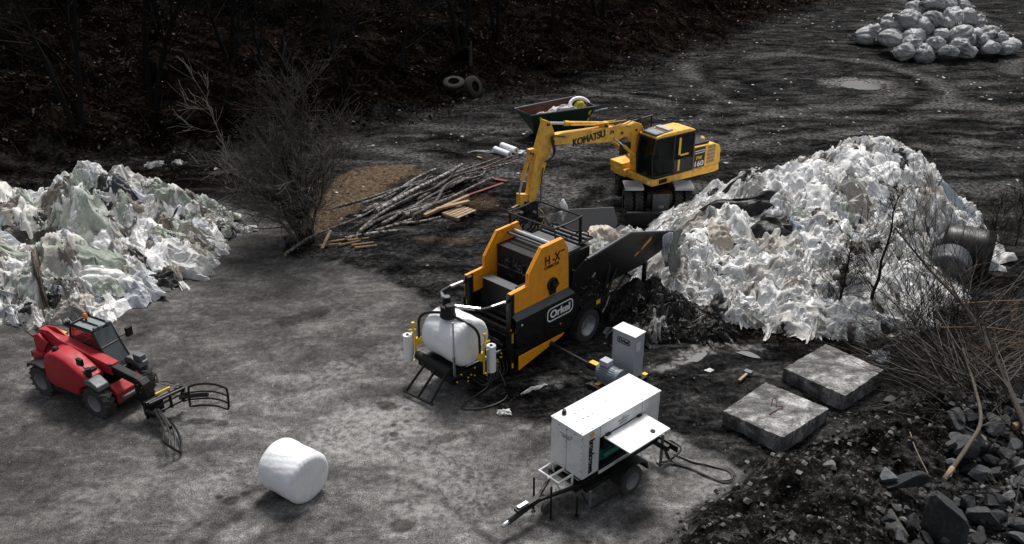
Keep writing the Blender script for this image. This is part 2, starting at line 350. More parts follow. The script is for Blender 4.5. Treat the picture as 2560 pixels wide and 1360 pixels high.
def terrain():
    sx = np.concatenate([np.linspace(-1.5, -.66, 60)[:-1], np.linspace(-.66, .66, 620), np.linspace(.66, 1.5, 60)[1:]])
    ya = 11.0; ys = [ya]
    while ys[-1] < 190: ys.append(ys[-1] + max(.028, ys[-1] ** 2 * .00011))
    ys = np.array(ys); YY, SX = np.meshgrid(ys, sx, indexing='ij'); XX = SX * (YY + 2)
    x = XX.ravel(); y = YY.ravel(); z = zt(x, y)
    nb = fbm(x * .9, y * .9, 5, 81); nf = fbm(x * 4, y * 4, 4, 82)
    pavd = sdpoly(x, y, PAV) + (nb - .5) * .9 + (nf - .5) * .35; pav = sst(-.30, .28, pavd)
    d = (y - np.interp(x, [p[0] for p in FOOT], [p[1] for p in FOOT])) + (nb - .5) * 5 + (nf - .5) * 2
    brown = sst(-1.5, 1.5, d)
    for cx, cy, rx, ry, s in ((7.2, 21.6, 2.2, 1.0, .85), (9.2, 21.2, 1.6, 1, .8), (14.5, 24.2, 3, 1.8, .5), (-1.9, 31.8, 1.6, 2.2, .7), (7.8, 15.6, 1.3, .9, .5), (9.0, 16.2, 1.2, .5, .7), (-7.2, 27.6, 1.6, 1.0, .5), (-14, 34, 5, 2.5, .8), (-12, 35, 4, 2, .6)):
        brown = np.maximum(brown, s * (1 - sst(.5, 1.2, np.hypot((x - cx) / rx, (y - cy) / ry) + (nb - .5) * .9)))
    sand = sst(-.15, .25, sdpoly(x, y, SAND) + (nb - .5) * 1.0 + (nf - .5) * .5)
    sand = np.maximum(sand, .7 * (1 - sst(.4, 1.1, np.hypot((x + 2.2) / 1.2, (y - 28.1) / .35) + (nf - .5) * .8)))
    sand = np.maximum(sand, .5 * (1 - sst(.3, 1.1, np.hypot((x + 1.3) / 1.1, (y - 31.7) / .9) + (nf - .5) * .9)))
    st = ell(x, y, SPOTS); lg = ell(x, y, LIGHT)
    front_patch = 1 - sst(.55, 1.25, np.hypot((x + 2.0) / 7.0, (y - 15.8) / 5.2) + (nb - .5) * .8)  # paving gets darker away from the front centre
    st = np.maximum(st, (.62 - .2 * nf) * (1 - front_patch) * pav)
    # curved tyre tracks pressed into the yard
    tr = np.zeros(x.shape)
    for cx, cy, r, wd, s in ((-3.2, 12.2, 3.0, .15, .7), (-3.2, 12.2, 3.45, .13, .6), (-1.2, 11.5, 2.6, .15, .6), (-1.2, 11.5, 3.2, .15, .6), (.6, 12.2, 2.3, .12, .6), (.6, 12.2, 1.7, .12, .6), (-6.6, 12.4, 4.0, .16, .45), (-6.6, 12.4, 4.4, .14, .4), (-5.5, 21.5, 3.8, .2, .5), (-5.5, 21.5, 2.6, .2, .5), (-12, 40, 17, .25, .3), (-12, 40, 18.6, .25, .3), (22, 14, 30, .3, .8), (22, 14, 28.2, .3, .8), (18, 64, 20, .3, .8), (18, 64, 21.8, .3, .7), (10, 60, 24, .35, .7), (10, 60, 26, .35, .7), (2, 70, 34, .4, .6), (17, 50, 6, .35, .7), (26, 52, 13, .3, .7), (26, 52, 14.6, .3, .6)):
        rr = np.hypot(x - cx, y - cy) + (nb - .5) * .6
        tr = np.maximum(tr, (s if r < 4.5 else s * (1 - pav)) * np.exp(-((rr - r) / wd) ** 2) * sst(.35, .55, fbm(x * .4, y * .4, 2, int(r * 7))))
    for cx, cy, r, wd, s in ((22, 14, 31.2, .5, .45), (18, 64, 21, .5, .4), (10, 60, 27.2, .6, .4), (17, 50, 7, .5, .4), (26, 52, 15.5, .6, .4), (2, 70, 32.5, .6, .35), (2, 70, 29, .5, .3), (30, 30, 20, .6, .35), (-4, 52, 16, .4, .25)):
        rr = np.hypot(x - cx, y - cy) + (nb - .5) * .8; lg = np.maximum(lg, s * (1 - pav) * (1 - sst(-3, 0, d)) * np.exp(-((rr - r) / wd) ** 2) * sst(.4, .6, fbm(x * .3, y * .3, 2, int(r * 5))))
    z = z - tr * .03 * (1 - pav)
    berm = sst(-.3, .3, sdpoly(x, y, BERM) + (nf - .5) * .5) + sst(-.1, .3, sdpoly(x, y, ROCKS)); berm = np.clip(berm, 0, 1)
    V = np.stack([x, y, z], 1); ny, nx = len(ys), len(sx)
    i = np.arange(ny - 1)[:, None] * nx + np.arange(nx - 1)[None, :]
    Fq = np.stack([i, i + 1, i + nx + 1, i + nx], -1).reshape(-1, 4)
    fp = pav[Fq].mean(1) > .5
    m1 = np.stack([pav, brown, sand], 1); m2 = np.stack([np.maximum(st, tr), lg, berm], 1)
    for nm, sel in (('ground', ~fp), ('concrete_yard', fp)):
        F_ = Fq[sel]; u, inv = np.unique(F_, return_inverse=True)
        o = npmesh(nm, V[u], inv.reshape(F_.shape), M['ground'], cols={'m1': m1[u], 'm2': m2[u]}); o['kind'] = 'structure'
def groundmat():
    m, t, b = newmat('yard ground'); co = N(t, 'TexCoord').outputs['Object']
    s1 = N(t, 'SeparateColor'); t.links.new(N(t, 'Attribute', attribute_name='m1').outputs['Color'], s1.inputs[0])
    s2 = N(t, 'SeparateColor'); t.links.new(N(t, 'Attribute', attribute_name='m2').outputs['Color'], s2.inputs[0])
    mp = N(t, 'Mapping'); mp.inputs['Rotation'].default_value = (0, 0, R(-38)); mp.inputs['Scale'].default_value = (.75, 1.35, 1); t.links.new(co, mp.inputs[0])
    st = mp.outputs[0]
    n0 = noise(t, co, .35, 4, .6, .4); n1 = noise(t, st, 1.1, 7, .68, .6); n2 = noise(t, co, 6, 6, .7, .3); n3 = noise(t, co, 34, 3, .75); n4 = noise(t, co, 75, 2, .8)
    g = mth(t, 'ADD', mth(t, 'MULTIPLY', n1, .34), mth(t, 'ADD', mth(t, 'MULTIPLY', n0, .2), mth(t, 'ADD', mth(t, 'MULTIPLY', n2, .26), mth(t, 'MULTIPLY', n3, .2))))
    pv = ramp(t, g, (.40, (.028, .027, .0265)), (.46, (.070, .068, .067)), (.52, (.128, .125, .123)), (.585, (.26, .255, .25)))
    pv = mix(t, ramp(t, n3, (.35, .0), (.65, 1.0)), mix(t, 1.0, pv, (.62, .61, .60), 'MULTIPLY'), mix(t, 1.0, pv, (1.42, 1.41, 1.40), 'MULTIPLY'))
    mp2 = N(t, 'Mapping'); mp2.inputs['Rotation'].default_value = (0, 0, R(-24)); mp2.inputs['Scale'].default_value = (.6, 1.5, 1); t.links.new(co, mp2.inputs[0])
    n5 = noise(t, mp2.outputs[0], .9, 8, .7, .8)
    g2 = mth(t, 'ADD', mth(t, 'MULTIPLY', n5, .6), mth(t, 'MULTIPLY', n2, .4))
    dt = ramp(t, g2, (.39, (.0025, .0025, .0027)), (.475, (.012, .012, .0125)), (.55, (.034, .0335, .0335)), (.64, (.10, .098, .097)))
    dt = mix(t, ramp(t, n3, (.35, 0.0), (.66, 1.0)), mix(t, 1.0, dt, (.45, .45, .45), 'MULTIPLY'), mix(t, 1.0, dt, (1.8, 1.78, 1.74), 'MULTIPLY'))
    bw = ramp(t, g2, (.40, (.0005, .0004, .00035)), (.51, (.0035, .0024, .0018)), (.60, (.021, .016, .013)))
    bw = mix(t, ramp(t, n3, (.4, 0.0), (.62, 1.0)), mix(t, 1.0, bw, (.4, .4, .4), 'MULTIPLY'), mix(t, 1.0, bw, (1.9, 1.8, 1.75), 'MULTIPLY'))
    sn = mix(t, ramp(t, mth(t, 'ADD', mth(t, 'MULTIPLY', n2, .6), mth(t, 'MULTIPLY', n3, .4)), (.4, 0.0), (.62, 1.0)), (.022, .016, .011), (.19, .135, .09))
    bm2 = ramp(t, g2, (.41, (.004, .004, .004)), (.51, (.018, .0175, .017)), (.61, (.11, .107, .104)))
    bm2 = mix(t, ramp(t, n3, (.38, 0.0), (.64, 1.0)), mix(t, 1.0, bm2, (.3, .3, .3), 'MULTIPLY'), mix(t, 1.0, bm2, (1.6, 1.55, 1.5), 'MULTIPLY'))
    ck = N(t, 'TexVoronoi'); ck.feature = 'DISTANCE_TO_EDGE'; ck.inputs['Scale'].default_value = .33
    wp = N(t, 'VectorMath'); wp.operation = 'ADD'; t.links.new(co, wp.inputs[0]); nw = N(t, 'TexNoise'); nw.inputs['Scale'].default_value = 1.6; nw.inputs['Detail'].default_value = 5; t.links.new(co, nw.inputs['Vector']); t.links.new(nw.outputs['Color'], wp.inputs[1]); t.links.new(wp.outputs[0], ck.inputs['Vector'])
    crk = mth(t, 'MULTIPLY', ramp(t, ck.outputs['Distance'], (.002, .55), (.007, 0.0)), ramp(t, n0, (.54, 0.0), (.6, 1.0)))
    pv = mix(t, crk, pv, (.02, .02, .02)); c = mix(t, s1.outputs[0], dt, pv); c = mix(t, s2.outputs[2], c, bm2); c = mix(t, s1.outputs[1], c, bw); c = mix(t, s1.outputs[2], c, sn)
    lf = mth(t, 'MULTIPLY', s2.outputs[1], ramp(t, n2, (.42, .1), (.6, 1.0)))
    c = mix(t, lf, c, mix(t, n3, (.16, .155, .15), (.42, .41, .40)))
    c = mix(t, mth(t, 'MULTIPLY', s2.outputs[0], .95), c, mix(t, 1.0, c, (.22, .2, .19), 'MULTIPLY'))
    # pale grit and stone chips
    vo = N(t, 'TexVoronoi'); vo.inputs['Scale'].default_value = 11; t.links.new(co, vo.inputs['Vector'])
    chip = mth(t, 'MULTIPLY', ramp(t, vo.outputs['Distance'], (.10, 1.0), (.17, 0.0)), ramp(t, noise(t, co, 2.3, 3), (.55, 0.0), (.7, .8)))
    chip = mth(t, 'MULTIPLY', chip, mth(t, 'SUBTRACT', 1.0, mth(t, 'MULTIPLY', s1.outputs[0], .9)))
    c = mix(t, chip, c, (.32, .32, .32)); t.links.new(c, b.inputs['Base Color'])
    wet = mth(t, 'SUBTRACT', .88, mth(t, 'MULTIPLY', ramp(t, n1, (.5, 0.0), (.68, 1.0)), .22)); t.links.new(wet, b.inputs['Roughness'])
    t.links.new(mth(t, 'MULTIPLY', s1.outputs[0], .16), b.inputs['Specular IOR Level'])
    h = mth(t, 'ADD', mth(t, 'MULTIPLY', n2, 1.3), mth(t, 'ADD', mth(t, 'MULTIPLY', n3, .5), mth(t, 'MULTIPLY', n4, .25)))
    nb = N(t, 'Bump'); nb.inputs['Distance'].default_value = .05; t.links.new(h, nb.inputs['Height'])
    t.links.new(mth(t, 'SUBTRACT', .9, mth(t, 'MULTIPLY', s1.outputs[0], .6)), nb.inputs['Strength']); t.links.new(nb.outputs[0], b.inputs['Normal'])
    return m
M['ground'] = groundmat(); terrain()
def puddle(poly, mat, z, name='puddle'):
    n = 60; cx = sum(p[0] for p in poly) / len(poly); cy = sum(p[1] for p in poly) / len(poly)
    pts = smooth_path([(x, y, 0) for x, y in poly + poly[:1]], 8)[:-1]
    v = [(cx, cy, z)]; 
    for p in pts:
        q = .12 * (fbm(np.array(p.x * 5), np.array(p.y * 5), 3, 90) - .5) * 2; v.append((p.x + (p.x - cx) * q, p.y + (p.y - cy) * q, z))
    k = len(pts); o = npmesh(name, v, [(0, 1 + i, 1 + (i + 1) % k) for i in range(k)], mat); o['kind'] = 'structure'; return o

# ------------------------------------------------ heaps of crumpled film
DP_ = [(.008, .0075, .007), (.016, .014, .012), (.012, .011, .010), (.22, .22, .22), (.55, .55, .54), (.008, .008, .008), (.03, .02, .015)]
WHITE = [(.84, .84, .84), (.78, .78, .77), (.88, .88, .88), (.70, .69, .67), (.48, .45, .41), (.42, .46, .40), (.55, .58, .62), (.78, .76, .72), (.20, .175, .15), (.035, .035, .037)]  # darkest tones: dark film, some of it painting shaded gaps
def cone(x, y, cs, q=5.0):
    o = 0
    for cx, cy, h, rx, ry, a in cs:
        c, s = math.cos(R(a)), math.sin(R(a)); u = ((x - cx) * c + (y - cy) * s) / rx; v = (-(x - cx) * s + (y - cy) * c) / ry
        r = np.sqrt(u * u + v * v + .045); hh = h * np.clip(1.06 - r, 0, None) ** 1.12; o = o + hh ** q
    o = o ** (1 / q)
    if cs is RC: o = o * sst(.7, 1.9, np.hypot(x - 14.5, y - 25.1))
    return o
RC = [(12.7, 28.7, 3.6, 3.6, 4.8, -10), (11.2, 28.5, 3.45, 3.6, 4.6, 0), (9.0, 27.2, 3.3, 4.0, 4.4, 20), (6.5, 25.8, 2.1, 2.6, 3.4, 0), (11.4, 25.6, 1.9, 2.6, 3.1, 0), (9.3, 24.6, 1.9, 3.5, 3.2, 0), (7.4, 24.0, 1.4, 2.9, 2.2, 0), (5.4, 24.5, 1.5, 1.7, 2.0, 0)]
LC = [(-14.4, 28.7, 2.75, 3.6, 2.2, 6), (-18.4, 28.0, 2.8, 4.0, 2.3, 0), (-12.0, 28.9, 1.5, 2.4, 1.8, -20), (-11.4, 26.7, 1.15, 1.7, 2.1, 0), (-13.5, 24.0, 1.95, 2.3, 1.8, 10), (-16.6, 23.7, 2.35, 3.2, 1.9, 6), (-11.9, 24.9, 1.2, 1.6, 1.6, 20), (-20.5, 25, 2.2, 2.6, 2.6, 0)]
def hR(x, y): return cone(x, y, RC) + zt(x, y, False)
def hL(x, y): return cone(x, y, LC) + zt(x, y, False)
def patchmesh(cx, cy, L, W, ang, hf, lift, seed, fold=.09, dome=.14, nu=20, nv=14, tuck=.22, hang=0, fz=None):
    """one crumpled sheet lying on a height field; returns vertices (nu*nv) in world space"""
    a, b = np.meshgrid(np.linspace(-1, 1, nu), np.linspace(-1, 1, nv), indexing='ij'); a = a.ravel(); b = b.ravel()
    # square -> roundish outline with noise
    k = np.maximum(np.abs(a), np.abs(b)) + 1e-6; rr = np.hypot(a, b) + 1e-6; mixr = .65
    sc = (k / rr) * mixr + (1 - mixr); th = np.arctan2(b, a)
    out = 1 + (fbm(np.cos(th) * 1.6 + seed, np.sin(th) * 1.6 + seed * 1.3, 3, 3) - .5) * 1.1
    u = a * sc * L * out; v = b * sc * W * out; r = k
    u = u + (vn(a * 2 + seed, b * 2, 7) - .5) * .3 * W; v = v + (vn(a * 2 + seed, b * 2 + 9, 8) - .5) * .35 * W
    c, s = math.cos(ang), math.sin(ang); x = cx + u * c - v * s; y = cy + u * s + v * c
    base = hf(x, y) if fz is None else fz
    fu = a * 1.1; fv = b * 2.3
    f = ridge(fu + seed * 2.7 + (fbm(a * 1.5 + seed, b * 1.5, 2, 4) - .5) * 2, fv + seed * 1.9, 3, 5)
    f2 = ridge(a * 3 + seed, b * 4 + seed, 2, 6)
    z = base + lift + dome * (1 - r ** 2.2) + fold * ((f - .55) * 2.4) + fold * .8 * (f2 - .5) - tuck * r ** 5 - hang * (a * .5 + .5) ** 2
    x = x + (f - .5) * .12 * W; y = y - (f - .5) * .1
    return np.stack([x, y, z], 1)
def gridfaces(nu, nv):
    i = np.arange(nu - 1)[:, None] * nv + np.arange(nv - 1)[None, :]
    return np.stack([i, i + nv, i + nv + 1, i + 1], -1).reshape(-1, 4)
def heap(name, label, cat, hf, cs, bb, n, pal, wts, seed, hmin=.12, mat='plastic', scale=1.0, base_col=(.02, .018, .016), ymax=None):
    rg = np.random.RandomState(seed); nx, ny = 170, 170
    X, Y = np.meshgrid(np.linspace(bb[0], bb[1], nx), np.linspace(bb[2], bb[3], ny), indexing='ij'); X = X.ravel(); Y = Y.ravel()
    c = cone(X, Y, cs); z = hf(X, Y) + (fbm(X * 2, Y * 2, 4, seed) - .5) * .4 * (c > .05) - .08 - (c < .06) * .35
    V = [np.stack([X, Y, z], 1)]; Fs = [gridfaces(nx, ny)]
    keep = (c[Fs[0]].max(1) > .05); Fs[0] = Fs[0][keep]
    C = [np.tile(np.array(base_col), (nx * ny, 1)) * (.6 + .8 * fbm(X * 1.5, Y * 1.5, 3, seed + 1))[:, None]]  # dark base under the film paints the shade in the gaps
    nu, nv = 19, 14; gf = gridfaces(nu, nv); off = nx * ny; k = 0; tries = 0
    st_ = .06; ax_ = np.arange(bb[0] - 1.5, bb[1] + 1.5, st_); ay_ = np.arange(bb[2] - 1.5, bb[3] + 1.5, st_); AX, AY = np.meshgrid(ax_, ay_, indexing='ij'); AX = AX.ravel(); AY = AY.ravel()
    LG = (hf(AX, AY) + ((fbm(AX * .9, AY * .9, 2, seed + 5) - .5) * .55 + (ridge(AX * 1.6, AY * 1.6, 2, seed + 6) - .5) * .25 + .21 * (np.minimum(np.abs(2 * vn(AX * 1.35 + fbm(AX, AY, 2, 3), AY * 1.35, seed + 7) - 1), .38) / .38 - 1) + .10 * (np.minimum(np.abs(2 * vn(AX * 3.1, AY * 3.1, seed + 8) - 1), .4) / .4 - 1)) * sst(.0, .5, cone(AX, AY, cs))).reshape(len(ax_), len(ay_))
    lumps = lambda x, y: bil(LG, ax_[0], ay_[0], st_, x, y)
    qx = rg.uniform(bb[0], bb[1], n * 12); qy = rg.uniform(bb[2], bb[3], n * 12); qh = cone(qx, qy, cs); e = .05
    ok = np.where(qh > hmin)[0][:n]; qx = qx[ok]; qy = qy[ok]
    GX = lumps(qx + e, qy) - lumps(qx - e, qy); GY = lumps(qx, qy + e) - lumps(qx, qy - e)
    for k in range(len(qx)):
        px, py = qx[k], qy[k]
        t = rg.rand(); L = (.15 + .33 * rg.rand() ** 1.5) * scale; W = L * (.4 + .5 * rg.rand())
        if t < .18: L = (.4 + .6 * rg.rand()) * scale; W = L * .16
        if t > .90: L *= 1.9; W *= 1.7
        ang = math.atan2(GY[k], GX[k]) + math.pi / 2 + rg.normal() * .9
        st = math.hypot(GX[k], GY[k]) / (2 * e); sl = 1 / (1 + st)
        P_ = patchmesh(px, py, L, W, ang, lumps, rg.uniform(-.12, .20) * scale, rg.uniform(0, 500), fold=.03 + .30 * W, dome=.02 + .34 * W, nu=nu, nv=nv, tuck=(.05 + .4 * W) * sl)
        V.append(P_); Fs.append(gf + off); off += nu * nv
        ci = rg.choice(len(pal), p=wts); ci = ci if L < .62 or pal is DP_ or min(pal[ci]) > .38 else rg.choice([0, 1, 2, 3, 7]); cc = np.array(pal[ci]) * rg.uniform(.75, 1.08); C.append(np.tile(cc, (nu * nv, 1)))
    o = npmesh(name, np.concatenate(V), np.concatenate(Fs), M[mat], col=np.clip(np.concatenate(C), 0, .88))
    n0 = len(Fs[0]); sm = np.zeros(sum(map(len, Fs)), bool); sm[:n0] = True; sm[n0:] = np.repeat(rg.rand(len(Fs) - 1) < .45, len(gf)); o.data.polygons.foreach_set('use_smooth', sm)
    return tag(o, label, cat, kind='stuff')
wR = np.array([6, 5, 6, 4.0, 2.6, 1.3, 1.6, 4.0, 2.6, 1.6]); wL = np.array([2.2, 3.2, 1.4, 4.4, 4.8, 4.2, 2.2, 3, 5.4, 1.8])
heap('plastic_heap', 'large white mound of crumpled used plastic film beside the excavator', 'plastic heap', hR, RC, (3.6, 18.2, 21.2, 33.5), 5000, WHITE, wR / wR.sum(), 3)
heap('plastic_heap', 'dirty grey and white mound of crumpled plastic film behind the red telehandler', 'plastic heap', hL, LC, (-21.5, -9, 21.4, 31.5), 4000, WHITE, wL / wL.sum(), 4, base_col=(.018, .016, .014))
# single sheets that stand out
def sheet(name, label, cat, cx, cy, L, W, ang, hf, col, lift=.18, mat='plastic', seed=1, fold=.08, dome=.16, hang=0, nu=34, nv=22, group=None, tuck=.2):
    V = patchmesh(cx, cy, L, W, R(ang), hf, lift, seed, fold, dome, nu, nv, tuck, hang); c0 = V.mean(0)
    o = npmesh(name, V - c0, gridfaces(nu, nv), M[mat], col=np.tile(np.array(col), (len(V), 1)), loc=tuple(c0))
    sm = o.modifiers.new('thick', 'SOLIDIFY'); sm.thickness = .004
    return tag(o, label, cat, group)
G_ = 'loose sheets lying on the film mounds'
for a in (
    ('black torn sheet spread over the left shoulder of the white mound', 7.15, 26.3, 1.5, .38, -12, hR, (.012, .012, .013)),
    ('black glossy sheet bunched below the other black one on the white mound', 8.0, 25.2, .75, .5, -30, hR, (.010, .010, .011)),
    ('long thin black strip near the crest of the white mound', 9.0, 28.7, 1.3, .16, 28, hR, (.02, .02, .021)),
    ('black ribbon running downhill under the mound crest left of the long strip', 7.6, 27.9, .8, .13, 10, hR, (.03, .03, .03)),
    ('pale blue twisted sheet on the right flank of the white mound', 14.9, 27.6, 1.0, .17, -32, hR, (.46, .53, .61)),
    ('blue tinted clear sheet hanging over the black sheets', 8.55, 24.9, .45, .16, -75, hR, (.33, .38, .44)),
    ('broad smooth white sheet high on the white mound', 12.0, 27.2, .7, .45, 25, hR, (.86, .86, .86)),
    ('broad white sheet draped down the middle of the white mound', 9.5, 26.0, .75, .45, 75, hR, (.80, .80, .79)),
    ('greenish grey sheet folded at the foot of the white mound', 9.0, 22.3, 1.1, .35, 5, lambda x, y: zt(x, y), (.36, .40, .33)),
    ('white ragged sheet lying lowest in front of the white mound', 9.2, 21.7, .7, .18, 12, lambda x, y: zt(x, y), (.85, .85, .85)),
    ('beige crumpled bag on the left of the white mound behind the hopper', 6.1, 24.9, .55, .4, 10, hR, (.42, .37, .30)),
    ('sage green sheet in long folds on the dirty mound', -15.6, 24.4, 1.3, .5, 8, hL, (.34, .38, .31)),
    ('grey green sheet bunched on the front right of the dirty mound', -12.3, 24.1, .6, .55, 40, hL, (.27, .31, .26)),
    ('sage green sheet on the left crest of the dirty mound', -16.7, 25.5, 1.0, .35, 5, hL, (.36, .40, .32)),
    ('mustard yellow sheet at the left edge of the dirty mound', -15.2, 22.7, .42, .35, 20, hL, (.33, .24, .06)),
    ('dark sheet lying under the peak of the dirty mound', -13.1, 28.4, .6, .3, -15, hL, (.045, .05, .06)),
    ('dark grey bundle on the right end of the dirty mound', -11.4, 29.6, .55, .3, -25, hL, (.05, .052, .06)),
    ('long brown strap hanging down the front of the dirty mound', -13.6, 23.0, .95, .12, -62, hL, (.09, .07, .055)),
    ('white smooth sheet along the foot of the dirty mound', -11.8, 23.7, .75, .3, 18, hL, (.80, .82, .78)),
    ):
    sheet('plastic_sheet', a[0], 'plastic sheet', *a[1:7], a[7], lift=.22, seed=a[1] * 3.3, group=G_)
gz = lambda x, y: zt(x, y)
for a in (('white crumpled sheet alone on the yard right of the dirty mound', -9.25, 28.9, .42, .26, 10, (.82, .82, .82)),
          ('long white scrap of film on the dark yard before the power cabinet', .55, 18.75, .36, .07, 35, (.82, .82, .80)),
          ('small crumpled white scrap left of the long one', -.18, 17.85, .17, .12, 10, (.78, .78, .76)),
          ('white bundle of film behind the red telehandler', -12.05, 21.35, .34, .2, 5, (.74, .75, .76)),
          ('pale crumpled film bag on brown slope above the dirty mound', -15.1, 35.9, .42, .3, 20, (.55, .55, .54)),
          ('smaller pale film scrap beside the bag on the brown slope', -14.2, 36.1, .2, .25, 60, (.5, .5, .5)),
          ('white film ribbon left of the two white rolls', -1.0, 37.7, .9, .09, -8, (.80, .80, .80)),
          ('white film end crumpled right of the two white rolls', .55, 37.6, .35, .18, -30, (.78, .78, .78)),
          ('big pale sack at the right edge beyond the white mound', 21.6, 33.6, .6, .5, 20, (.50, .50, .50)),
          ('white torn film caught on the brushwood edge', 10.9, 21.6, .55, .22, 30, (.70, .70, .71)),
          ('bluish film rag hanging beside the large slab', 9.75, 20.3, .32, .28, 70, (.30, .33, .38)),
          ('grey film rag on the dark brush above the large slab', 10.3, 20.9, .55, .12, 25, (.34, .35, .38)),
          ('small bluish film rag right of the hanging one', 11.0, 20.5, .16, .22, 80, (.36, .39, .44))):
    sheet('film_scrap', a[0], 'film scrap', *a[1:6], gz, a[6], lift=.02, seed=a[1] * 5, fold=.02 + .28 * a[4], dome=.01 + .22 * a[4], nu=30, nv=22, tuck=.03, group='film scraps lying on the ground')
# dark wet debris under the hopper
DC = [(4.6, 22.2, .75, 1.3, 1.1, 0), (3.9, 22.1, .6, 1.0, .9, 0), (5.2, 21.7, .45, .9, .7, 0), (3.9, 23.1, .8, 1.2, 1.0, 0), (3.35, 21.5, .3, .7, .5, 0)]
hD = lambda x, y: cone(x, y, DC) + zt(x, y, False)
DP = DP_; dw = np.array([5, 4, 4, .8, .7, 3, 1.])
heap('film_debris', 'dark wet heap of shredded film and soil under the hopper', 'debris heap', hD, DC, (2.2, 7.4, 20.3, 24.8), 1500, DP, dw / dw.sum(), 9, hmin=.06, scale=.55, base_col=(.006, .006, .006))

# ------------------------------------------------ grey sacks
def sack(loc, size, rot, col, seed, label):
    nu, nv = 48, 34; u, v = np.meshgrid(np.linspace(0, 2 * np.pi, nu + 1)[:-1], np.linspace(0, 1, nv), indexing='ij'); u = u.ravel(); v = v.ravel()
    prof = np.sin(np.pi * np.clip(v, 0, 1)) ** .62; neck = np.exp(-((v - .97) / .035) ** 2)
    f = ridge(np.cos(u) * 2.6 + seed + v, np.sin(u) * 2.6 + seed * 2, 3, 3); f2 = ridge(np.cos(u) * 1.2 + seed, np.sin(u) * 1.2 + v * 4, 3, 5)
    r = prof * (1 + (f - .5) * .40 + (f2 - .5) * .5 + (ridge(v * 3 + seed, np.cos(u) * 2 + np.sin(u) * 1.3, 2, 8) - .5) * .3)
    x = (v - .5) * 2; lo = .25 * (fbm(v * 3 + seed, u * 0, 2, 2) - .5)
    P_ = np.stack([x * size[0], np.cos(u) * r * size[1] + lo, np.sin(u) * r * size[2]], 1); P_[:, 2] = np.maximum(P_[:, 2], -size[2] * .72)
    tuft = (v > .96); P_[tuft, 0] += size[0] * .28 * (v[tuft] - .96) / .04; P_[tuft, 1:] += (np.random.RandomState(int(seed * 9)).rand(tuft.sum(), 2) - .5) * size[1] * .5
    i = np.arange(nu)[:, None] * nv + np.arange(nv - 1)[None, :]; j = ((np.arange(nu) + 1) % nu)[:, None] * nv + np.arange(nv - 1)[None, :]
    Fq = np.stack([i, j, j + 1, i + 1], -1).reshape(-1, 4)
    o = npmesh('plastic_sack', P_, Fq, M['sack'], col=np.tile(np.array(col), (len(P_), 1)), loc=loc); o.rotation_euler = rot
    return tag(o, label, 'sack', 'grey plastic sacks in the far pile')
ordn = ['first', 'second', 'third', 'fourth', 'fifth', 'sixth', 'seventh', 'eighth', 'ninth', 'tenth']
SK = {'front row on the ground': ([(24.2, 55.5, .5), (25.4, 55.3, .45), (26.6, 54.8, .62), (28.3, 55.8, .5), (29.7, 56.0, .6), (31.0, 56.6, .55)], .85),
      'second layer up': ([(24.1, 57.2, 1.0), (25.3, 56.5, 1.25), (26.6, 56.3, 1.35), (27.8, 56.2, 1.45), (28.9, 56.8, 1.25), (30.2, 57.4, 1.1), (31.2, 58.0, .9)], .9),
      'third layer up': ([(24.4, 58.4, 1.7), (25.3, 57.6, 2.0), (26.4, 57.2, 2.2), (27.7, 57.4, 2.3), (28.9, 58.2, 2.0), (30.0, 58.6, 1.7)], .9),
      'fourth layer up': ([(25.6, 58.6, 2.6), (26.6, 58.2, 2.9), (27.8, 58.4, 2.8), (28.7, 58.9, 2.6)], .85),
      'gaps between the rows': ([(24.8, 55.9, .95), (26.0, 55.6, 1.0), (27.5, 55.4, .9), (28.3, 56.3, 1.1), (29.4, 56.5, 1.0), (30.6, 57.1, .95), (31.7, 57.2, .5), (25.9, 57.1, 1.75), (27.1, 57.0, 1.9)], .7),
      'back row at the ground': ([(24.5, 60, .9), (26.5, 60.5, 1.2), (28.5, 60.5, 1.2), (30.5, 59.8, .8)], .95)}
for rowname, (pts, sz) in SK.items():
    for i, (x, y, z) in enumerate(pts):
        e = rnd.uniform(.85, 1.3); g = rnd.uniform(.34, .56)
        sack((x + rnd.uniform(-.15, .15), y, z + .05), (.82 * sz * e, .58 * sz * e, .50 * sz * e), (rnd.uniform(-.5, .5), rnd.uniform(-.6, .6), rnd.uniform(0, 6.28)), (g, g * 1.01, g * 1.04), rnd.uniform(0, 90),
             'grey tied sack, %s from left, %s of the pile' % (ordn[i], rowname))
sack((26.7, 58.9, 3.25), (1.1, .55, .45), (0, .1, 2.9), (.36, .36, .37), 5, 'grey flattened sack lying topmost on the sack pile')
sack((24.1, 60.6, .5), (1.25, .75, .6), (0, 0, 3.1), (.46, .47, .49), 8, 'grey smooth sack lying alone left of the sack pile')

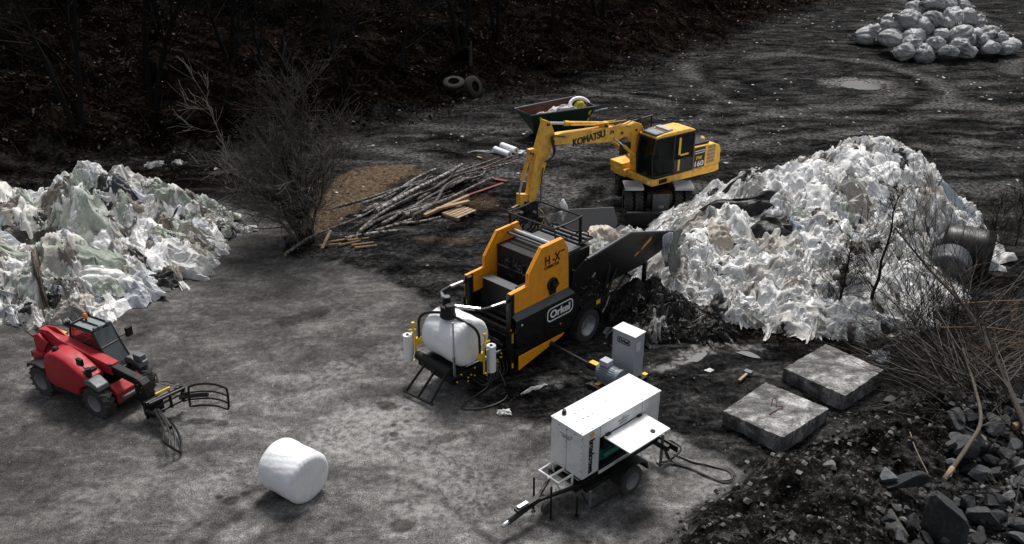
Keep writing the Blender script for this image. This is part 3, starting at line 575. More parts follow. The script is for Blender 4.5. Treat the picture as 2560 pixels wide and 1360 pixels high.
# ------------------------------------------------ twigs, shrubs, trees
class Tw:
    def __init__(s): s.v = []; s.f = []; s.c = []
    def tube(s, pts, rs, col, n=3):
        b = len(s.v); k = len(pts); d = (pts[-1] - pts[0]); d = d.normalized() if d.length > 0 else Vector((0, 0, 1)); u = d.orthogonal().normalized(); w_ = d.cross(u)
        for i in range(k):
            for j in range(n):
                t = 6.2832 * j / n; s.v.append(pts[i] + (u * math.cos(t) + w_ * math.sin(t)) * rs[i]); s.c.append(col)
        for i in range(k - 1):
            for j in range(n): s.f.append((b + i * n + j, b + i * n + (j + 1) % n, b + (i + 1) * n + (j + 1) % n, b + (i + 1) * n + j))
    def build(s, name, parent=None, mat='bark', loc=None):
        V = np.array([tuple(p) for p in s.v]); 
        return npmesh(name, V, np.array(s.f), M[mat], parent, col=np.array(s.c), loc=loc)
def grow(tw, p, d, L, r, lev, col, crown=None, nb=5, bend=.35, up=.12, seg=5, n=3, spread=.8, taper=.35, kids=None, minr=.004):
    pts = [p.copy()]; rs = [r]; q = p.copy(); dd = d.copy()
    for i in range(seg):
        dd = (dd + Vector((rnd.gauss(0, bend), rnd.gauss(0, bend), rnd.gauss(0, bend) + up)) * .35).normalized()
        q = q + dd * (L / seg); pts.append(q.copy()); rs.append(max(minr, r * (1 - (1 - taper) * (i + 1) / seg)))
    tw.tube(pts, rs, col, n)
    if lev <= 0: return pts
    T = crown or tw
    for k in range(nb):
        t = rnd.uniform(.25, 1.0); i = min(int(t * seg), seg - 1); a = pts[i].lerp(pts[i + 1], t * seg - i)
        ax = Vector((rnd.gauss(0, 1), rnd.gauss(0, 1), rnd.gauss(0, 1))).normalized(); nd = ((pts[i + 1] - pts[i]).normalized() + ax * spread).normalized()
        grow(T, a, nd, L * rnd.uniform(.38, .68), max(minr, rs[i] * .55), lev - 1, col, None, nb, bend, up, max(3, seg - 1), 3, spread, taper, None, minr)
    return pts
# leafless multi-stemmed shrub tree in the yard
def shrub_tree(x, y, label):
    root = thing('bare_shrub', label, 'tree', (x, y, Z(x, y)), 0)
    tr, cr = Tw(), Tw()
    for i in range(20):
        a = rnd.uniform(0, 6.28); q = Vector((math.cos(a) * .32 * rnd.random(), math.sin(a) * .3 * rnd.random(), -.05))
        tilt = rnd.uniform(.02, .24); d = Vector((math.cos(a) * tilt - .10, math.sin(a) * tilt, 1)).normalized(); g = rnd.choice((.03, .06, .10, .2))
        Lh = rnd.uniform(2.7, 4.2)
        grow(tr, q, d, Lh, rnd.uniform(.035, .075), 3, (g, g * .92, g * .86), cr, 6, .38, .07, 8, 5, .9, .3, minr=.0056)
    for i in range(11):                             # low arching side shoots, mostly to the left
        a = rnd.uniform(2.2, 4.4) if i < 11 else rnd.uniform(-1, 1); g = rnd.uniform(.10, .26)
        grow(cr, Vector((0, 0, rnd.uniform(1.0, 2.6))), Vector((math.cos(a), math.sin(a) * .5, .45)).normalized(), rnd.uniform(1.2, 2.2), .02, 2, (g, g * .95, g * .9), None, 6, .35, -.02, 6, 3, .7, .3, minr=.004)
    tr.build('trunk', root); cr.build('crown', root); return root
shrub_tree(-7.1, 28.0, 'large leafless many-stemmed shrub standing alone beside the timber pile')
def sapling(x, y, h, r, label, lean=(0, 0)):
    root = thing('bare_sapling', label, 'tree', (x, y, Z(x, y)), 0, 'young bare trees before the white mound'); tr, cr = Tw(), Tw(); g = .035
    p = [Vector((lean[0] * t, lean[1] * t, h * t - .05)) + Vector((rnd.gauss(0, .03), rnd.gauss(0, .03), 0)) for t in np.linspace(0, 1, 9)]
    tr.tube(p, [r * (1 - .8 * t) for t in np.linspace(0, 1, 9)], (g, g * .85, g * .75), 6)
    for k in range(34):
        t = rnd.uniform(.22, 1); i = min(int(t * 8), 7); a = rnd.uniform(0, 6.28)
        grow(cr, p[i].lerp(p[i + 1], t * 8 - i), Vector((math.cos(a), math.sin(a), 1.1)).normalized(), h * .32 * (1.25 - t), .011, 2, (g * 1.1, g * .95, g * .85), None, 5, .3, .1, 5, 3, .7, .3, minr=.0035)
    tr.build('trunk', root); cr.build('crown', root)
sapling(10.1, 22.3, 3.9, .06, 'tallest bare sapling standing in front of the white mound', (.25, 0))
sapling(9.3, 22.35, 2.5, .05, 'shorter bare sapling left of the tallest one')
sapling(7.15, 20.6, .9, .015, 'thin knee-high sapling on brown soil behind the slabs')
sapling(15.0, 25.5, 2.6, .03, 'slim sapling right of the black wrapped bale')
sapling(17.0, 27.5, 2.8, .03, 'slim sapling at the right edge of the yard')
# hillside trees
def hill_proto(h, seed, g):
    rnd.seed(seed); root = thing('bare_tree', 'x', 'tree'); tr, cr = Tw(), Tw()
    for s_ in range(rnd.choice((1, 2))):
        p = grow(tr, Vector((s_ * .25, 0, -.3)), Vector((rnd.gauss(0, .12), rnd.gauss(0, .12), 1)).normalized(), h, .13, 3, (g, g * .95, g * .92), cr, 7, .2, .1, 9, 6, .9, .2, minr=.009)
    tr.build('trunk', root); cr.build('crown', root); return root
protos = [hill_proto(7.5, 11, .012), hill_proto(6, 12, .010), hill_proto(8.5, 13, .015), hill_proto(5, 14, .02)]
HT = [(-23, 37), (-19, 37.5), (-16.5, 40), (-21, 41), (-13.5, 41), (-11, 42.5), (-14, 45), (-18, 46), (-8.5, 45), (-25, 45), (-22, 49), (-6, 48), (-10.5, 49), (-3, 50.5), (-1, 54), (-7, 54), (-15, 52), (-27, 40),
      (2.5, 56), (6, 60), (10, 64), (-4, 60), (15, 72), (-12, 58), (-20, 56), (1, 64), (20, 84), (-30, 48), (28, 92)]
seen = set()
OW = ['first', 'second', 'third', 'fourth', 'fifth', 'sixth', 'seventh', 'eighth', 'ninth', 'tenth', 'eleventh', 'twelfth', 'thirteenth', 'fourteenth', 'fifteenth', 'sixteenth', 'seventeenth', 'eighteenth', 'nineteenth', 'twentieth'] + ['twenty-' + q for q in ('first', 'second', 'third', 'fourth', 'fifth', 'sixth', 'seventh', 'eighth', 'ninth')]
HT.sort(key=lambda p: p[0] / p[1])
for i, (x, y) in enumerate(HT):
    k = rnd.randrange(4); p = protos[k]
    if k not in seen: o = p; seen.add(k)
    else:
        o = p.copy(); link(o)
        for ch in p.children:
            c = ch.copy(); link(c, o)
    o.location = (x, y, Z(x, y) - .1); o.rotation_euler = (0, 0, rnd.uniform(0, 6.28)); s_ = rnd.uniform(.75, 1.15); o.scale = (s_,) * 3
    o['label'] = 'dark leafless tree, %s from the left on the shaded wooded slope' % OW[i]; o['group'] = 'bare trees on the shaded slope'
for k in range(4):
    if k not in seen:
        for ch in list(protos[k].children): bpy.data.objects.remove(ch)
        bpy.data.objects.remove(protos[k])
rnd.seed(21)
def scatter_twigs(name, label, cat, n, fn, cols, Lr, rr, seed, seg=4, bend=.35):
    rnd.seed(seed); T = Tw()
    for i in range(n):
        x, y, d, f = fn(); z = Z(x, y); L = rnd.uniform(*Lr) * f; r = rnd.uniform(*rr); c = rnd.choice(cols); e = rnd.uniform(.6, 1.4)
        grow(T, Vector((x, y, z)), d, L, r, 0, tuple(q * e for q in c), None, 0, bend, -.02, seg, 3, .5, .35, minr=.003)
    return tag(T.build(name), label, cat, kind='stuff')
def hillpt():
    while True:
        x = rnd.uniform(-38, 30); y = rnd.uniform(30, 75); d = y - np.interp(x, [p[0] for p in FOOT], [p[1] for p in FOOT])
        if -1.2 < d < 26 and abs(x) < y * .56 + 4.5: return x, y
def tuftf():
    x, y = hillpt(); a = rnd.uniform(0, 6.28); return x, y, Vector((math.cos(a), math.sin(a) - .3, rnd.uniform(.3, 1.6))).normalized(), 1
scatter_twigs('undergrowth', 'tangle of dead brown twigs and stalks covering the slope', 'undergrowth', 9000, tuftf, [(.018, .012, .009), (.006, .005, .004), (.06, .042, .032), (.010, .007, .006)], (.4, 1.3), (.006, .014), 31)
def leaf_litter():
    rg = np.random.RandomState(5); n = 90000; x = rg.uniform(-40, 32, n); y = rg.uniform(28, 80, n)
    d = y - np.interp(x, [p[0] for p in FOOT], [p[1] for p in FOOT]); k = (d > -2.5) & (d < 28) & (np.abs(x) < y * .56 + 4.5) & (fbm(x * .8, y * .8, 4, 44) > .43); x = x[k]; y = y[k]; n = len(x)
    z = zt(x, y) + .03 + rg.rand(n) * .06; s_ = .03 + .075 * rg.rand(n) ** 2; a = rg.rand(n) * 6.28; ti = rg.normal(0, .5, (n, 2))
    c, s = np.cos(a), np.sin(a); V = []
    for p, q in ((-1, -.6), (1, -.5), (.9, .7), (-1, .5)):
        u = p * s_; v = q * s_ * .8; V.append(np.stack([x + u * c - v * s, y + u * s + v * c, z + u * ti[:, 0] + v * ti[:, 1]], 1))
    V = np.stack(V, 1).reshape(-1, 3); C = np.array([(.026, .018, .014), (.045, .033, .027), (.014, .010, .009), (.11, .085, .07), (.010, .007, .006)])[rg.randint(0, 5, n)] * rg.uniform(.5, 1.2, n)[:, None]
    o = npmesh('leaf_litter', V, np.arange(n * 4).reshape(n, 4), M['litter'], col=np.repeat(C, 4, 0), smooth=False)
    tag(o, 'dead brown leaves strewn over the wooded slope', 'leaves', kind='stuff')
leaf_litter()
def grit(name, label, cat, n, reg, szr, pal, seed, mat='rock', dens=None, flat=.6):
    rg = np.random.RandomState(seed); x = rg.uniform(reg[0], reg[1], n); y = rg.uniform(reg[2], reg[3], n); k = dens(x, y, rg) ; x = x[k]; y = y[k]; n = len(x)
    z = zt(x, y); s_ = szr[0] + (szr[1] - szr[0]) * rg.rand(n) ** 3
    oc = np.array([(1, 0, 0), (0, 1, 0), (-1, 0, 0), (0, -1, 0), (0, 0, 1), (0, 0, -1)], float)
    j = 1 + rg.uniform(-.45, .45, (n, 6, 3)); V = oc[None] * j + rg.uniform(-.3, .3, (n, 6, 3)); V[:, :, 2] *= flat; V = V * s_[:, None, None]
    V += np.stack([x, y, z + s_ * .2], 1)[:, None]; tri = np.array([(0, 1, 4), (1, 2, 4), (2, 3, 4), (3, 0, 4), (1, 0, 5), (2, 1, 5), (3, 2, 5), (0, 3, 5)])
    Fq = (tri[None] + (np.arange(n) * 6)[:, None, None]).reshape(-1, 3); C = np.array(pal)[rg.randint(0, len(pal), n)] * rg.uniform(.6, 1.3, n)[:, None]
    return tag(npmesh(name, V.reshape(-1, 3), Fq, M[mat], col=np.clip(np.repeat(C, 6, 0), 0, .85), smooth=False), label, cat, kind='stuff')
def notpav(x, y, rg):
    d = y - np.interp(x, [p[0] for p in FOOT], [p[1] for p in FOOT]); return (sdpoly(x, y, PAV) < -.1) & (d < 1.5) & (np.abs(x) < y * .56 + 4.5) & (rg.rand(len(x)) < np.clip(fbm(x * .35, y * .35, 4, 4) * 2.6 - .9, .05, 1))
grit('gravel', 'loose dark stones and grit over the earth yard', 'gravel', 60000, (-32, 42, 14, 80), (.012, .06), [(.03, .03, .03), (.07, .068, .066), (.02, .02, .02), (.15, .148, .145)], 6, dens=notpav)
grit('plastic_litter', 'tiny white plastic shreds scattered across the far yard', 'litter', 26000, (-24, 44, 18, 80), (.012, .11), [(.45, .45, .44), (.3, .3, .29), (.6, .6, .6), (.25, .24, .23)], 7, mat='plastic', dens=lambda x, y, rg: (sdpoly(x, y, PAV) < -.1) & (np.abs(x) < y * .56 + 4.5) & ((y < np.interp(x, [p[0] for p in FOOT], [p[1] for p in FOOT]) + 2) | (rg.rand(len(x)) < .2)) & (rg.rand(len(x)) < np.clip((fbm(x * .28, y * .28, 3, 14) - .5) * 1.8, .012, .6) * (.4 + .6 * (fbm(x * 2, y * 2, 2, 15) > .55))), flat=.3)
grit('rubble', 'small broken stones and clods on the dug earth bank', 'rubble', 9000, (2.5, 16, 11.5, 20), (.012, .085), [(.03, .03, .03), (.06, .058, .056), (.015, .014, .013), (.20, .198, .19)], 8, dens=lambda x, y, rg: (sdpoly(x, y, BERM) > -.3) | (sdpoly(x, y, ROCKS) > -.3))
grit('gravel', 'sparse grit specks lying on the paved yard', 'gravel', 1500, (-16, 6, 12, 26), (.006, .02), [(.3, .3, .3), (.05, .05, .05), (.5, .5, .48)], 9, dens=lambda x, y, rg: sdpoly(x, y, PAV) > .1)

# ------------------------------------------------ rocks by the bank
def rock(x, y, s_, label, col, seed, sq=(1, 1, .75), dz=0, cut=7):
    import bmesh
    rs = random.Random(seed); bm = bmesh.new(); bmesh.ops.create_icosphere(bm, subdivisions=3, radius=1)
    pl = [(Vector((rs.gauss(0, 1), rs.gauss(0, 1), rs.gauss(0, 1))).normalized(), rs.uniform(.35, .7)) for _ in range(cut + 3)]
    for v in bm.verts:
        for n_, d_ in pl:
            e = v.co.dot(n_) - d_
            if e > 0: v.co -= n_ * e
        v.co *= 1 + (rs.random() - .5) * .05
    V = np.array([tuple(v.co) for v in bm.verts]) * np.array(sq) * s_; Fq = np.array([[v.index for v in f.verts] for f in bm.faces]); bm.free()
    o = npmesh('rock', V, Fq, M['rock'], col=np.tile(np.array(col), (len(V), 1)), loc=(x, y, Z(x, y) + s_ * .25 * sq[2] + dz)); o.rotation_euler = (rs.uniform(-.4, .4), rs.uniform(-.4, .4), rs.uniform(0, 6.28))
    o.data.polygons.foreach_set('use_smooth', [False] * len(o.data.polygons)); return tag(o, label, 'rock', 'broken rocks below the earth bank')
rock(8.55, 13.6, .85, 'largest dark boulder standing upright under the cut branch', (.05, .052, .055), 1, (.55, .7, 1.0), .1, 6)
rock(9.95, 15.9, .42, 'squarish dark grey block behind the rock scatter', (.085, .09, .095), 2, (1, .9, .8), .1, 5)
rock(9.6, 14.1, .38, 'rounded dark rock right of the largest boulder', (.075, .08, .085), 3, (1, .9, .9), .08)
rock(8.1, 14.6, .42, 'dark slab-like rock leaning left on the largest boulder', (.04, .043, .047), 4, (1.3, .6, .7), .2)
rock(7.75, 14.7, .27, 'dark rock veined with white beside the leaning rock', (.16, .17, .18), 5, (1, 1, 1), .05)
rock(10.3, 16.6, .45, 'flat grey rock lying behind the squarish block', (.05, .052, .055), 6, (1.4, .9, .35))
rock(7.45, 13.4, .4, 'flat brownish rock at the bottom edge of the picture', (.10, .095, .088), 7, (1.3, .8, .4), .05)
rock(6.55, 14.85, .15, 'small pale stone halfway up the earth bank', (.22, .22, .21), 8)
rock(8.4, 18.75, .16, 'small grey stone right of the large slab corner', (.17, .17, .17), 9)
rock(9.15, 18.1, .2, 'pale grey stone right of the large slab', (.14, .14, .14), 10)
rnd.seed(5)
for i in range(280):
    while True:
        x, y = rnd.uniform(6.9, 13.4), rnd.uniform(12.6, 18)
        if float(sdpoly(np.array(x), np.array(y), ROCKS)) > .05 and x < y * .5 + 4.3: break
    k_ = rnd.randrange(6); s_ = (.07, .09, .12, .16, .22, .30)[k_] * rnd.uniform(.85, 1.15); t_ = rnd.randrange(5); g = (.03, .05, .07, .11, .19)[t_]
    rock(x, y, s_, '%s %s angular stone in the rock scatter below the bank' % (('small', 'small', 'medium', 'medium', 'large', 'large')[k_], ('dark', 'dark', 'grey', 'grey', 'pale')[t_]), (g, g * 1.03, g * 1.07), 100 + i, (1, rnd.uniform(.6, 1), rnd.uniform(.5, .9)), rnd.uniform(0, .2))

# ------------------------------------------------ brushwood and felled branches, right
def limb(name, label, cat, pts, r0, r1, col, parent=None, twigs=0, tl=(1, 2), tdir=None, cut=None, group=None):
    P_ = smooth_path(pts, 5); n = len(P_); T = Tw(); rs = [r0 + (r1 - r0) * i / (n - 1) for i in range(n)]
    root = thing(name, label, cat, tuple(P_[0]), 0, group); o = P_[0].copy(); P2 = [p - o for p in P_]
    T.tube(P2, rs, col, 7); T.build('trunk', root)
    if twigs:
        C = Tw()
        for k in range(twigs):
            i = rnd.randrange(int(n * .25), n - 1); d = (P2[i + 1] - P2[i]).normalized(); a = Vector((rnd.gauss(0, 1), rnd.gauss(0, 1), rnd.gauss(0, .7))).normalized()
            if tdir: a = (a * .6 + Vector(tdir)).normalized()
            e = rnd.uniform(.7, 1.5); grow(C, P2[i], (d * .6 + a * .8).normalized(), rnd.uniform(*tl), max(.006, rs[i] * .4), 2, tuple(q * e for q in col), None, 4, .3, .0, 5, 3, .6, .3, minr=.0035)
        C.build('twigs', root)
    if cut:
        c = MB(); d = (P2[0] - P2[1]).normalized(); c.tube([P2[0] + d * .01, P2[0] + (P2[1] - P2[0]) * cut], [r0 * .85, r0 * 1.06], 9); c.build('cut_end', M['wood'], root)
    return root
limb('fallen_branch', 'grey curved branch with pale cut end resting on the largest boulder', 'branch', [(8.75, 14.4, .75), (9.6, 15.3, .9), (10.3, 16.2, .9), (10.7, 17.4, 1.0), (10.9, 18.6, 1.3)], .055, .03, (.14, .12, .10), twigs=8, tl=(.6, 1.4), cut=1.6)
limb('fallen_tree', 'bare felled tree lying across the brush at the right edge', 'tree', [(11.5, 16.3, .5), (11.55, 17.2, .8), (11.7, 18.5, 1.1), (11.6, 20.0, 1.6), (11.1, 21.3, 2.1), (10.4, 22.3, 2.9)], .085, .02, (.09, .08, .07), twigs=34, tl=(1.2, 2.6), tdir=(.3, .1, .5), cut=.8)
limb('fallen_branch', 'thick pale-cut log end poking in from the right edge', 'branch', [(11.35, 16.6, .45), (12.4, 16.9, .6), (13.6, 17.3, .6)], .09, .08, (.13, .11, .09), cut=.15)
limb('fallen_branch', 'reddish branch running right through the brush pile', 'branch', [(11.0, 20.0, 1.1), (12.2, 19.6, 1.3), (13.6, 19.0, 1.3)], .03, .015, (.20, .13, .08), twigs=6, tl=(.6, 1.2))
limb('fallen_branch', 'long straight pale stick across the upper brush pile', 'branch', [(11.8, 21.0, 1.25), (13.2, 21.1, 1.3), (14.8, 21.2, 1.25)], .02, .012, (.26, .18, .12))
limb('fallen_branch', 'thin grey branch reaching left towards the large slab', 'branch', [(11.0, 18.2, .7), (10.6, 19.6, .8), (9.9, 20.1, .7), (9.4, 20.2, .5)], .022, .01, (.12, .11, .10), twigs=8, tl=(.4, .9))
limb('fallen_branch', 'thin forked stick standing in the rocks at bottom right', 'branch', [(9.9, 13.7, .2), (10.3, 14.4, .8), (10.9, 15.0, 1.2)], .02, .012, (.11, .10, .09), twigs=5, tl=(.4, .9))
limb('fallen_branch', 'pale bent stick leaning among the rocks', 'branch', [(8.85, 15.2, .25), (8.75, 15.7, .5), (8.8, 16.2, .6)], .014, .012, (.35, .29, .22))
limb('fallen_branch', 'short pale stick upright at the bottom edge', 'branch', [(7.15, 13.3, .1), (7.15, 13.5, .5)], .012, .01, (.4, .33, .25))
def brush1():
    c = rnd.random()
    if c < .62:
        x, y = rnd.gauss(12.6, 1.3), rnd.gauss(21.0, .9); a = rnd.gauss(.1, .3) + (math.pi if rnd.random() < .5 else 0); return x, y, Vector((math.cos(a), math.sin(a), rnd.uniform(.02, .32))).normalized(), 1.2
    if c < .8:
        x, y = rnd.gauss(11.8, .6), rnd.gauss(22.2, .5); a = rnd.uniform(0, 6.28); return x, y, Vector((math.cos(a) * .7, math.sin(a) * .5, 1)).normalized(), 1.2
    x, y = rnd.gauss(11.0, .5), rnd.gauss(17.3, .5); a = rnd.gauss(2.3, .3); return x, y, Vector((math.cos(a), math.sin(a), rnd.uniform(.2, .6))).normalized(), 1.3
scatter_twigs('brushwood', 'tangled heap of long bare cut twigs at the right edge', 'brushwood', 1050, brush1, [(.09, .082, .075), (.04, .036, .033), (.22, .20, .18), (.02, .018, .017)], (1.1, 2.6), (.006, .017), 8, seg=7, bend=.42)
def brush2():
    x, y = rnd.gauss(11.6, 1.6), rnd.gauss(20.0, 1.3); a = rnd.uniform(0, 6.28); return x, y, Vector((math.cos(a), math.sin(a), rnd.uniform(.2, .9))).normalized(), .6
scatter_twigs('brambles', 'dark low brambles filling the hollow beside the large slab', 'brambles', 2200, brush2, [(.02, .018, .016), (.035, .03, .026), (.06, .05, .042)], (.5, 1.4), (.004, .009), 9)

# ------------------------------------------------ machines
def wheel(parent, c, r, wd, rimr, side, rim_mat, lug=0, dual=False, ax='y', xf=None, rcol=None):
    """c centre, axle along y; side = -1 outer face towards -y"""
    c = Vector(c); d = Vector((0, side, 0)); m = MB(xf); h = wd / 2
    o = c - d * h
    m.lathe([(0, rimr), (.0, r * .86), (wd * .07, r * .96), (wd * .2, r), (wd * .8, r), (wd * .93, r * .96), (wd, r * .86), (wd * .98, rimr * 1.08), (wd * .9, rimr), (wd * .2, rimr * .98)], o, d, 40, False)
    if lug:
        for k in range(lug):
            for s_ in (0, 1):
                a = 2 * math.pi * (k + .5 * s_) / lug; M_ = Matrix.Translation(c) @ Matrix.Rotation(a, 4, 'Y') @ Matrix.Translation((0, (h * .5) * (1 if s_ else -1), r)) @ Matrix.Rotation(R(28 if s_ else -28), 4, 'Z')
                m.box(-r * .055, r * .055, -h * .56, h * .56, -.02, r * .055, M_)
    w_ = m.build('wheel', M['rubber'], parent)
    q = MB(xf); q.lathe([(wd * .25, .02), (wd * .3, rimr * .35), (wd * .45, rimr * .38), (wd * .42, rimr * .62), (wd * .62, rimr * .78), (wd * .95, rimr * .97), (wd * .98, rimr * 1.05), (wd * .9, rimr * 1.06), (wd * .2, rimr * 1.0)], o, d, 32, False).cyl(o + d * wd * .1, o + d * wd * .34, rimr * .34, 20)
    for k in range(8):
        a = 2 * math.pi * k / 8; p = o + d * (wd * .42) + Vector((math.cos(a), 0, math.sin(a))) * rimr * .5; q.cyl(p, p + d * .03, rimr * .05, 8)
    q.build('rim', rim_mat, w_)
    return w_
CO = (.068, 19.482)                                  # compactor frame origin and heading 46 deg
def compactor():
    root = thing('bale_compactor', 'black and orange compactor machine on two wheels with a film wrapping table', 'compactor', (*CO, 0), 46)
    B = M['black']; D = M['blackdull']; W1 = 1.6
    # side panels
    near = [(-.17, 1.80), (-.17, 2.38), (.47, 2.40), (.49, 2.70), (.95, 3.27), (1.75, 3.29), (1.97, 2.94), (2.03, 1.80)]
    for y, sgn in ((0, 1), (W1, -1)):
        m = MB().prism(near, y - .02, y + .03); sp = m.build('side_panel', M['orange'], root, bev=.006)
        e = MB()
        for i in range(1, 5):
            a, b = near[i], near[i + 1]; e.prism([(a[0], a[1] + .004), (b[0], b[1] + .004), (b[0] - .01, b[1] - .02), (a[0] + .01, a[1] - .02)], y + .03 * 1.1 if sgn > 0 else y - .06, y + .09 if sgn > 0 else y - .022)
        e.build('flange', M['orange'], sp)
    MB().box(.02, .06, W1 - .06, W1 - .028, 1.84, 2.34).box(-.1, -.06, W1 - .03, W1 - .021, 1.84, 2.34).build('slot', B, root)
    # bevel strip and lower body panel near and far
    for s_ in (1, -1):
        y0 = 0 if s_ > 0 else W1; yo = lambda q: y0 - s_ * q
        m = MB(); m.add([(-.14, yo(.0), 1.80), (2.03, yo(.0), 1.80), (2.12, yo(.17), 1.66), (-.10, yo(.17), 1.66), (-.14, yo(-.03), 1.79), (2.03, yo(-.03), 1.79), (2.12, yo(.14), 1.65), (-.10, yo(.14), 1.65)],
                          [(0, 1, 2, 3), (4, 5, 6, 7), (0, 1, 5, 4), (1, 2, 6, 5), (2, 3, 7, 6), (3, 0, 4, 7)]); m.build('bevel_strip', M['darkgrey'], root)
        MB().prism([(-.10, 1.655), (2.12, 1.655), (2.42, 1.30), (2.2, 1.0), (1.95, .72), (1.6, .62), (-.05, .9), (-.10, 1.1)], yo(.17), yo(.13)).build('body_panel', B, root, bev=.006)
    # frame posts, base beams
    m = MB()
    for y in (0, W1 - .12):
        m.box(-.19, -.05, y - .04, y + .12, .02, 2.36); m.box(-.24, .0, y - .06, y + .14, 0, .03); m.box(-.05, 3.6, y + .02, y + .1, .38, .60); m.box(-.05, 2.2, y - .1, y + .02, .60, .78)
    m.box(-.12, -.03, .08, 1.48, 1.20, 1.32); m.box(-.12, -.03, .08, 1.48, .5, .62)
    for i in range(16): m.box(-.205, -.18, -.02, -.005, .1 + i * .13, .125 + i * .13)
    m.build('frame', B, root, bev=.006)
    MB().box(.3, 1.95, .06, W1 - .06, .55, 1.78).box(.95, 1.95, .04, W1 - .04, 1.7, 2.9).build('press_body', D, root, bev=.01)
    # chamber front: recessed box with grey top
    cb = MB().box(.28, .56, .24, 1.42, 1.45, 2.2).box(.56, .95, .06, W1 - .06, 1.5, 2.0).box(.22, .3, .2, 1.46, 1.4, 1.5).build('chamber_gate', B, root, bev=.008)
    MB().box(.27, .57, .23, 1.43, 2.2, 2.215).build('gate_cover', M['plate'], cb)
    MB().box(.1, .26, -.0, .09, 2.1, 2.35).box(.3, .62, .03, .28, 2.2, 2.33).build('gate_arm', B, root, bev=.01)
    mm = MB()
    for z, x in ((1.36, .1), (1.18, .12), (.98, .08)): mm.cyl((x, .1, z), (x, 1.5, z), .045, 12)
    mm.build('cross_tube', B, root)
    mm = MB()
    for x in (-.1, -.35, -.6): mm.cyl((x, .28, .78), (x, 1.4, .78), .07, 14)
    mm.build('feed_roller', B, root)
    # top: rods and silver roller
    MB().cyl((1.36, .04, 3.1), (1.36, W1 - .04, 3.1), .035, 14).cyl((1.0, .04, 2.62), (1.0, W1 - .04, 2.62), .022, 10).cyl((.93, .04, 2.35), (.93, W1, 2.35), .02, 10).build('cross_rod', M['grey'], root)
    MB().cyl((1.56, .06, 3.1), (1.56, W1 - .06, 3.1), .065, 20).build('roller', M['silver'], root)
    h = MB(); rnd.seed(3)
    for k in range(7):
        y0 = rnd.uniform(.2, 1.3); h.tube(smooth_path([(.96, y0, 2.7 + rnd.uniform(-.1, .1)), (.88, y0 + rnd.uniform(-.3, .3), 2.5), (.93, y0 + rnd.uniform(-.4, .4), 2.25), (.96, y0, 2.05)], 5), .014, 6)
    for p in ((.93, .62, 2.45), (.93, .8, 2.55), (.93, 1.1, 2.6)): h.box(p[0] - .05, p[0] + .03, p[1] - .06, p[1] + .05, p[2] - .05, p[2] + .05)
    h.build('hydraulic_hoses', M['hose'], root)
    g = MB()
    for p in ((.87, .58, 2.42), (.87, .66, 2.5), (.87, .8, 2.55), (.87, .53, 2.36), (.87, 1.12, 2.6)): g.cyl(p, (p[0] - .02, p[1], p[2]), .018, 8)
    g.build('fittings', M['silver'], root)
    # top deck with tray and guard rail
    MB().box(1.75, 2.55, .05, W1 - .05, 2.72, 2.78).box(1.70, 1.95, .05, W1 - .05, 2.78, 2.98).build('top_deck', M['plate'], root, bev=.006)
    q = MB(); zt_ = 2.80
    for a, b in (((2.58, .12), (3.18, .16)), ((3.18, .16), (3.18, 1.62)), ((3.18, 1.62), (2.6, 1.6)), ((2.6, 1.6), (2.58, .12)), ((2.78, .2), (2.78, 1.55)), ((2.98, .2), (2.98, 1.55))): q.tube([(*a, zt_), (*b, zt_)], .03, 6)
    q.build('step_tray', B, root); MB().box(2.62, 3.14, .16, 1.58, 2.76, 2.775).build('tray_floor', M['plate'], root)
    q = MB(); zr = 3.52
    q.tube(smooth_path([(1.62, .2, zr), (1.62, 1.0, zr), (1.62, 1.72, zr), (1.72, 1.80, zr), (2.2, 1.80, zr), (2.74, 1.80, zr), (2.76, 1.1, zr), (2.76, .3, zr), (2.7, .22, zr), (2.2, .16, zr), (1.62, .2, zr)], 4), .026, 8)
    q.tube([(1.66, 1.76, zr), (1.66, 1.76, 2.9)], .05, 8); q.tube([(2.72, 1.78, zr), (2.72, 1.72, 2.75)], .028, 8); q.tube([(2.76, .26, zr), (2.7, .2, 2.6)], .045, 8); q.tube([(1.66, .2, zr), (1.62, .12, 3.2)], .02, 8)
    q.tube(smooth_path([(2.74, 1.74, 3.0), (2.76, 1.5, 3.08), (2.76, 1.3, 2.92), (2.78, 1.1, 3.05), (2.8, .6, 3.0), (3.1, .3, 2.95), (3.15, .3, 2.8)], 5), .02, 6)
    q.tube([(1.7, .2, 3.1), (2.74, .22, 3.08)], .018, 6)
    q.build('guard_rail', B, root)
    # hub in near panel
    hb = MB().lathe([(0, .19), (.05, .19), (.06, .16), (.02, .15), (.02, .09), (.12, .085), (.13, .03), (.15, .0)], (1.36, -.02, 2.13), (0, -1, 0), 28)
    hb.box(1.25, 1.47, -.07, -.022, 1.86, 2.0).prism([(1.5, 2.0), (1.62, 2.08), (1.55, 2.14)], -.06, -.022).build('hub', B, root)
    text('lettering', 'H -X', M['ink'], root, (1.36, -.026, 2.86), (R(90), 0, 0), .56, .24, off=.02)
    text('lettering', 'evo', M['ink'], root, (1.745, -.026, 2.96), (R(90), 0, 0), .15, .05, off=.01)
    text('lettering', 'COMPACTOR', M['ink'], root, (1.33, -.026, 2.665), (R(90), 0, 0), .56, .085, off=.01)
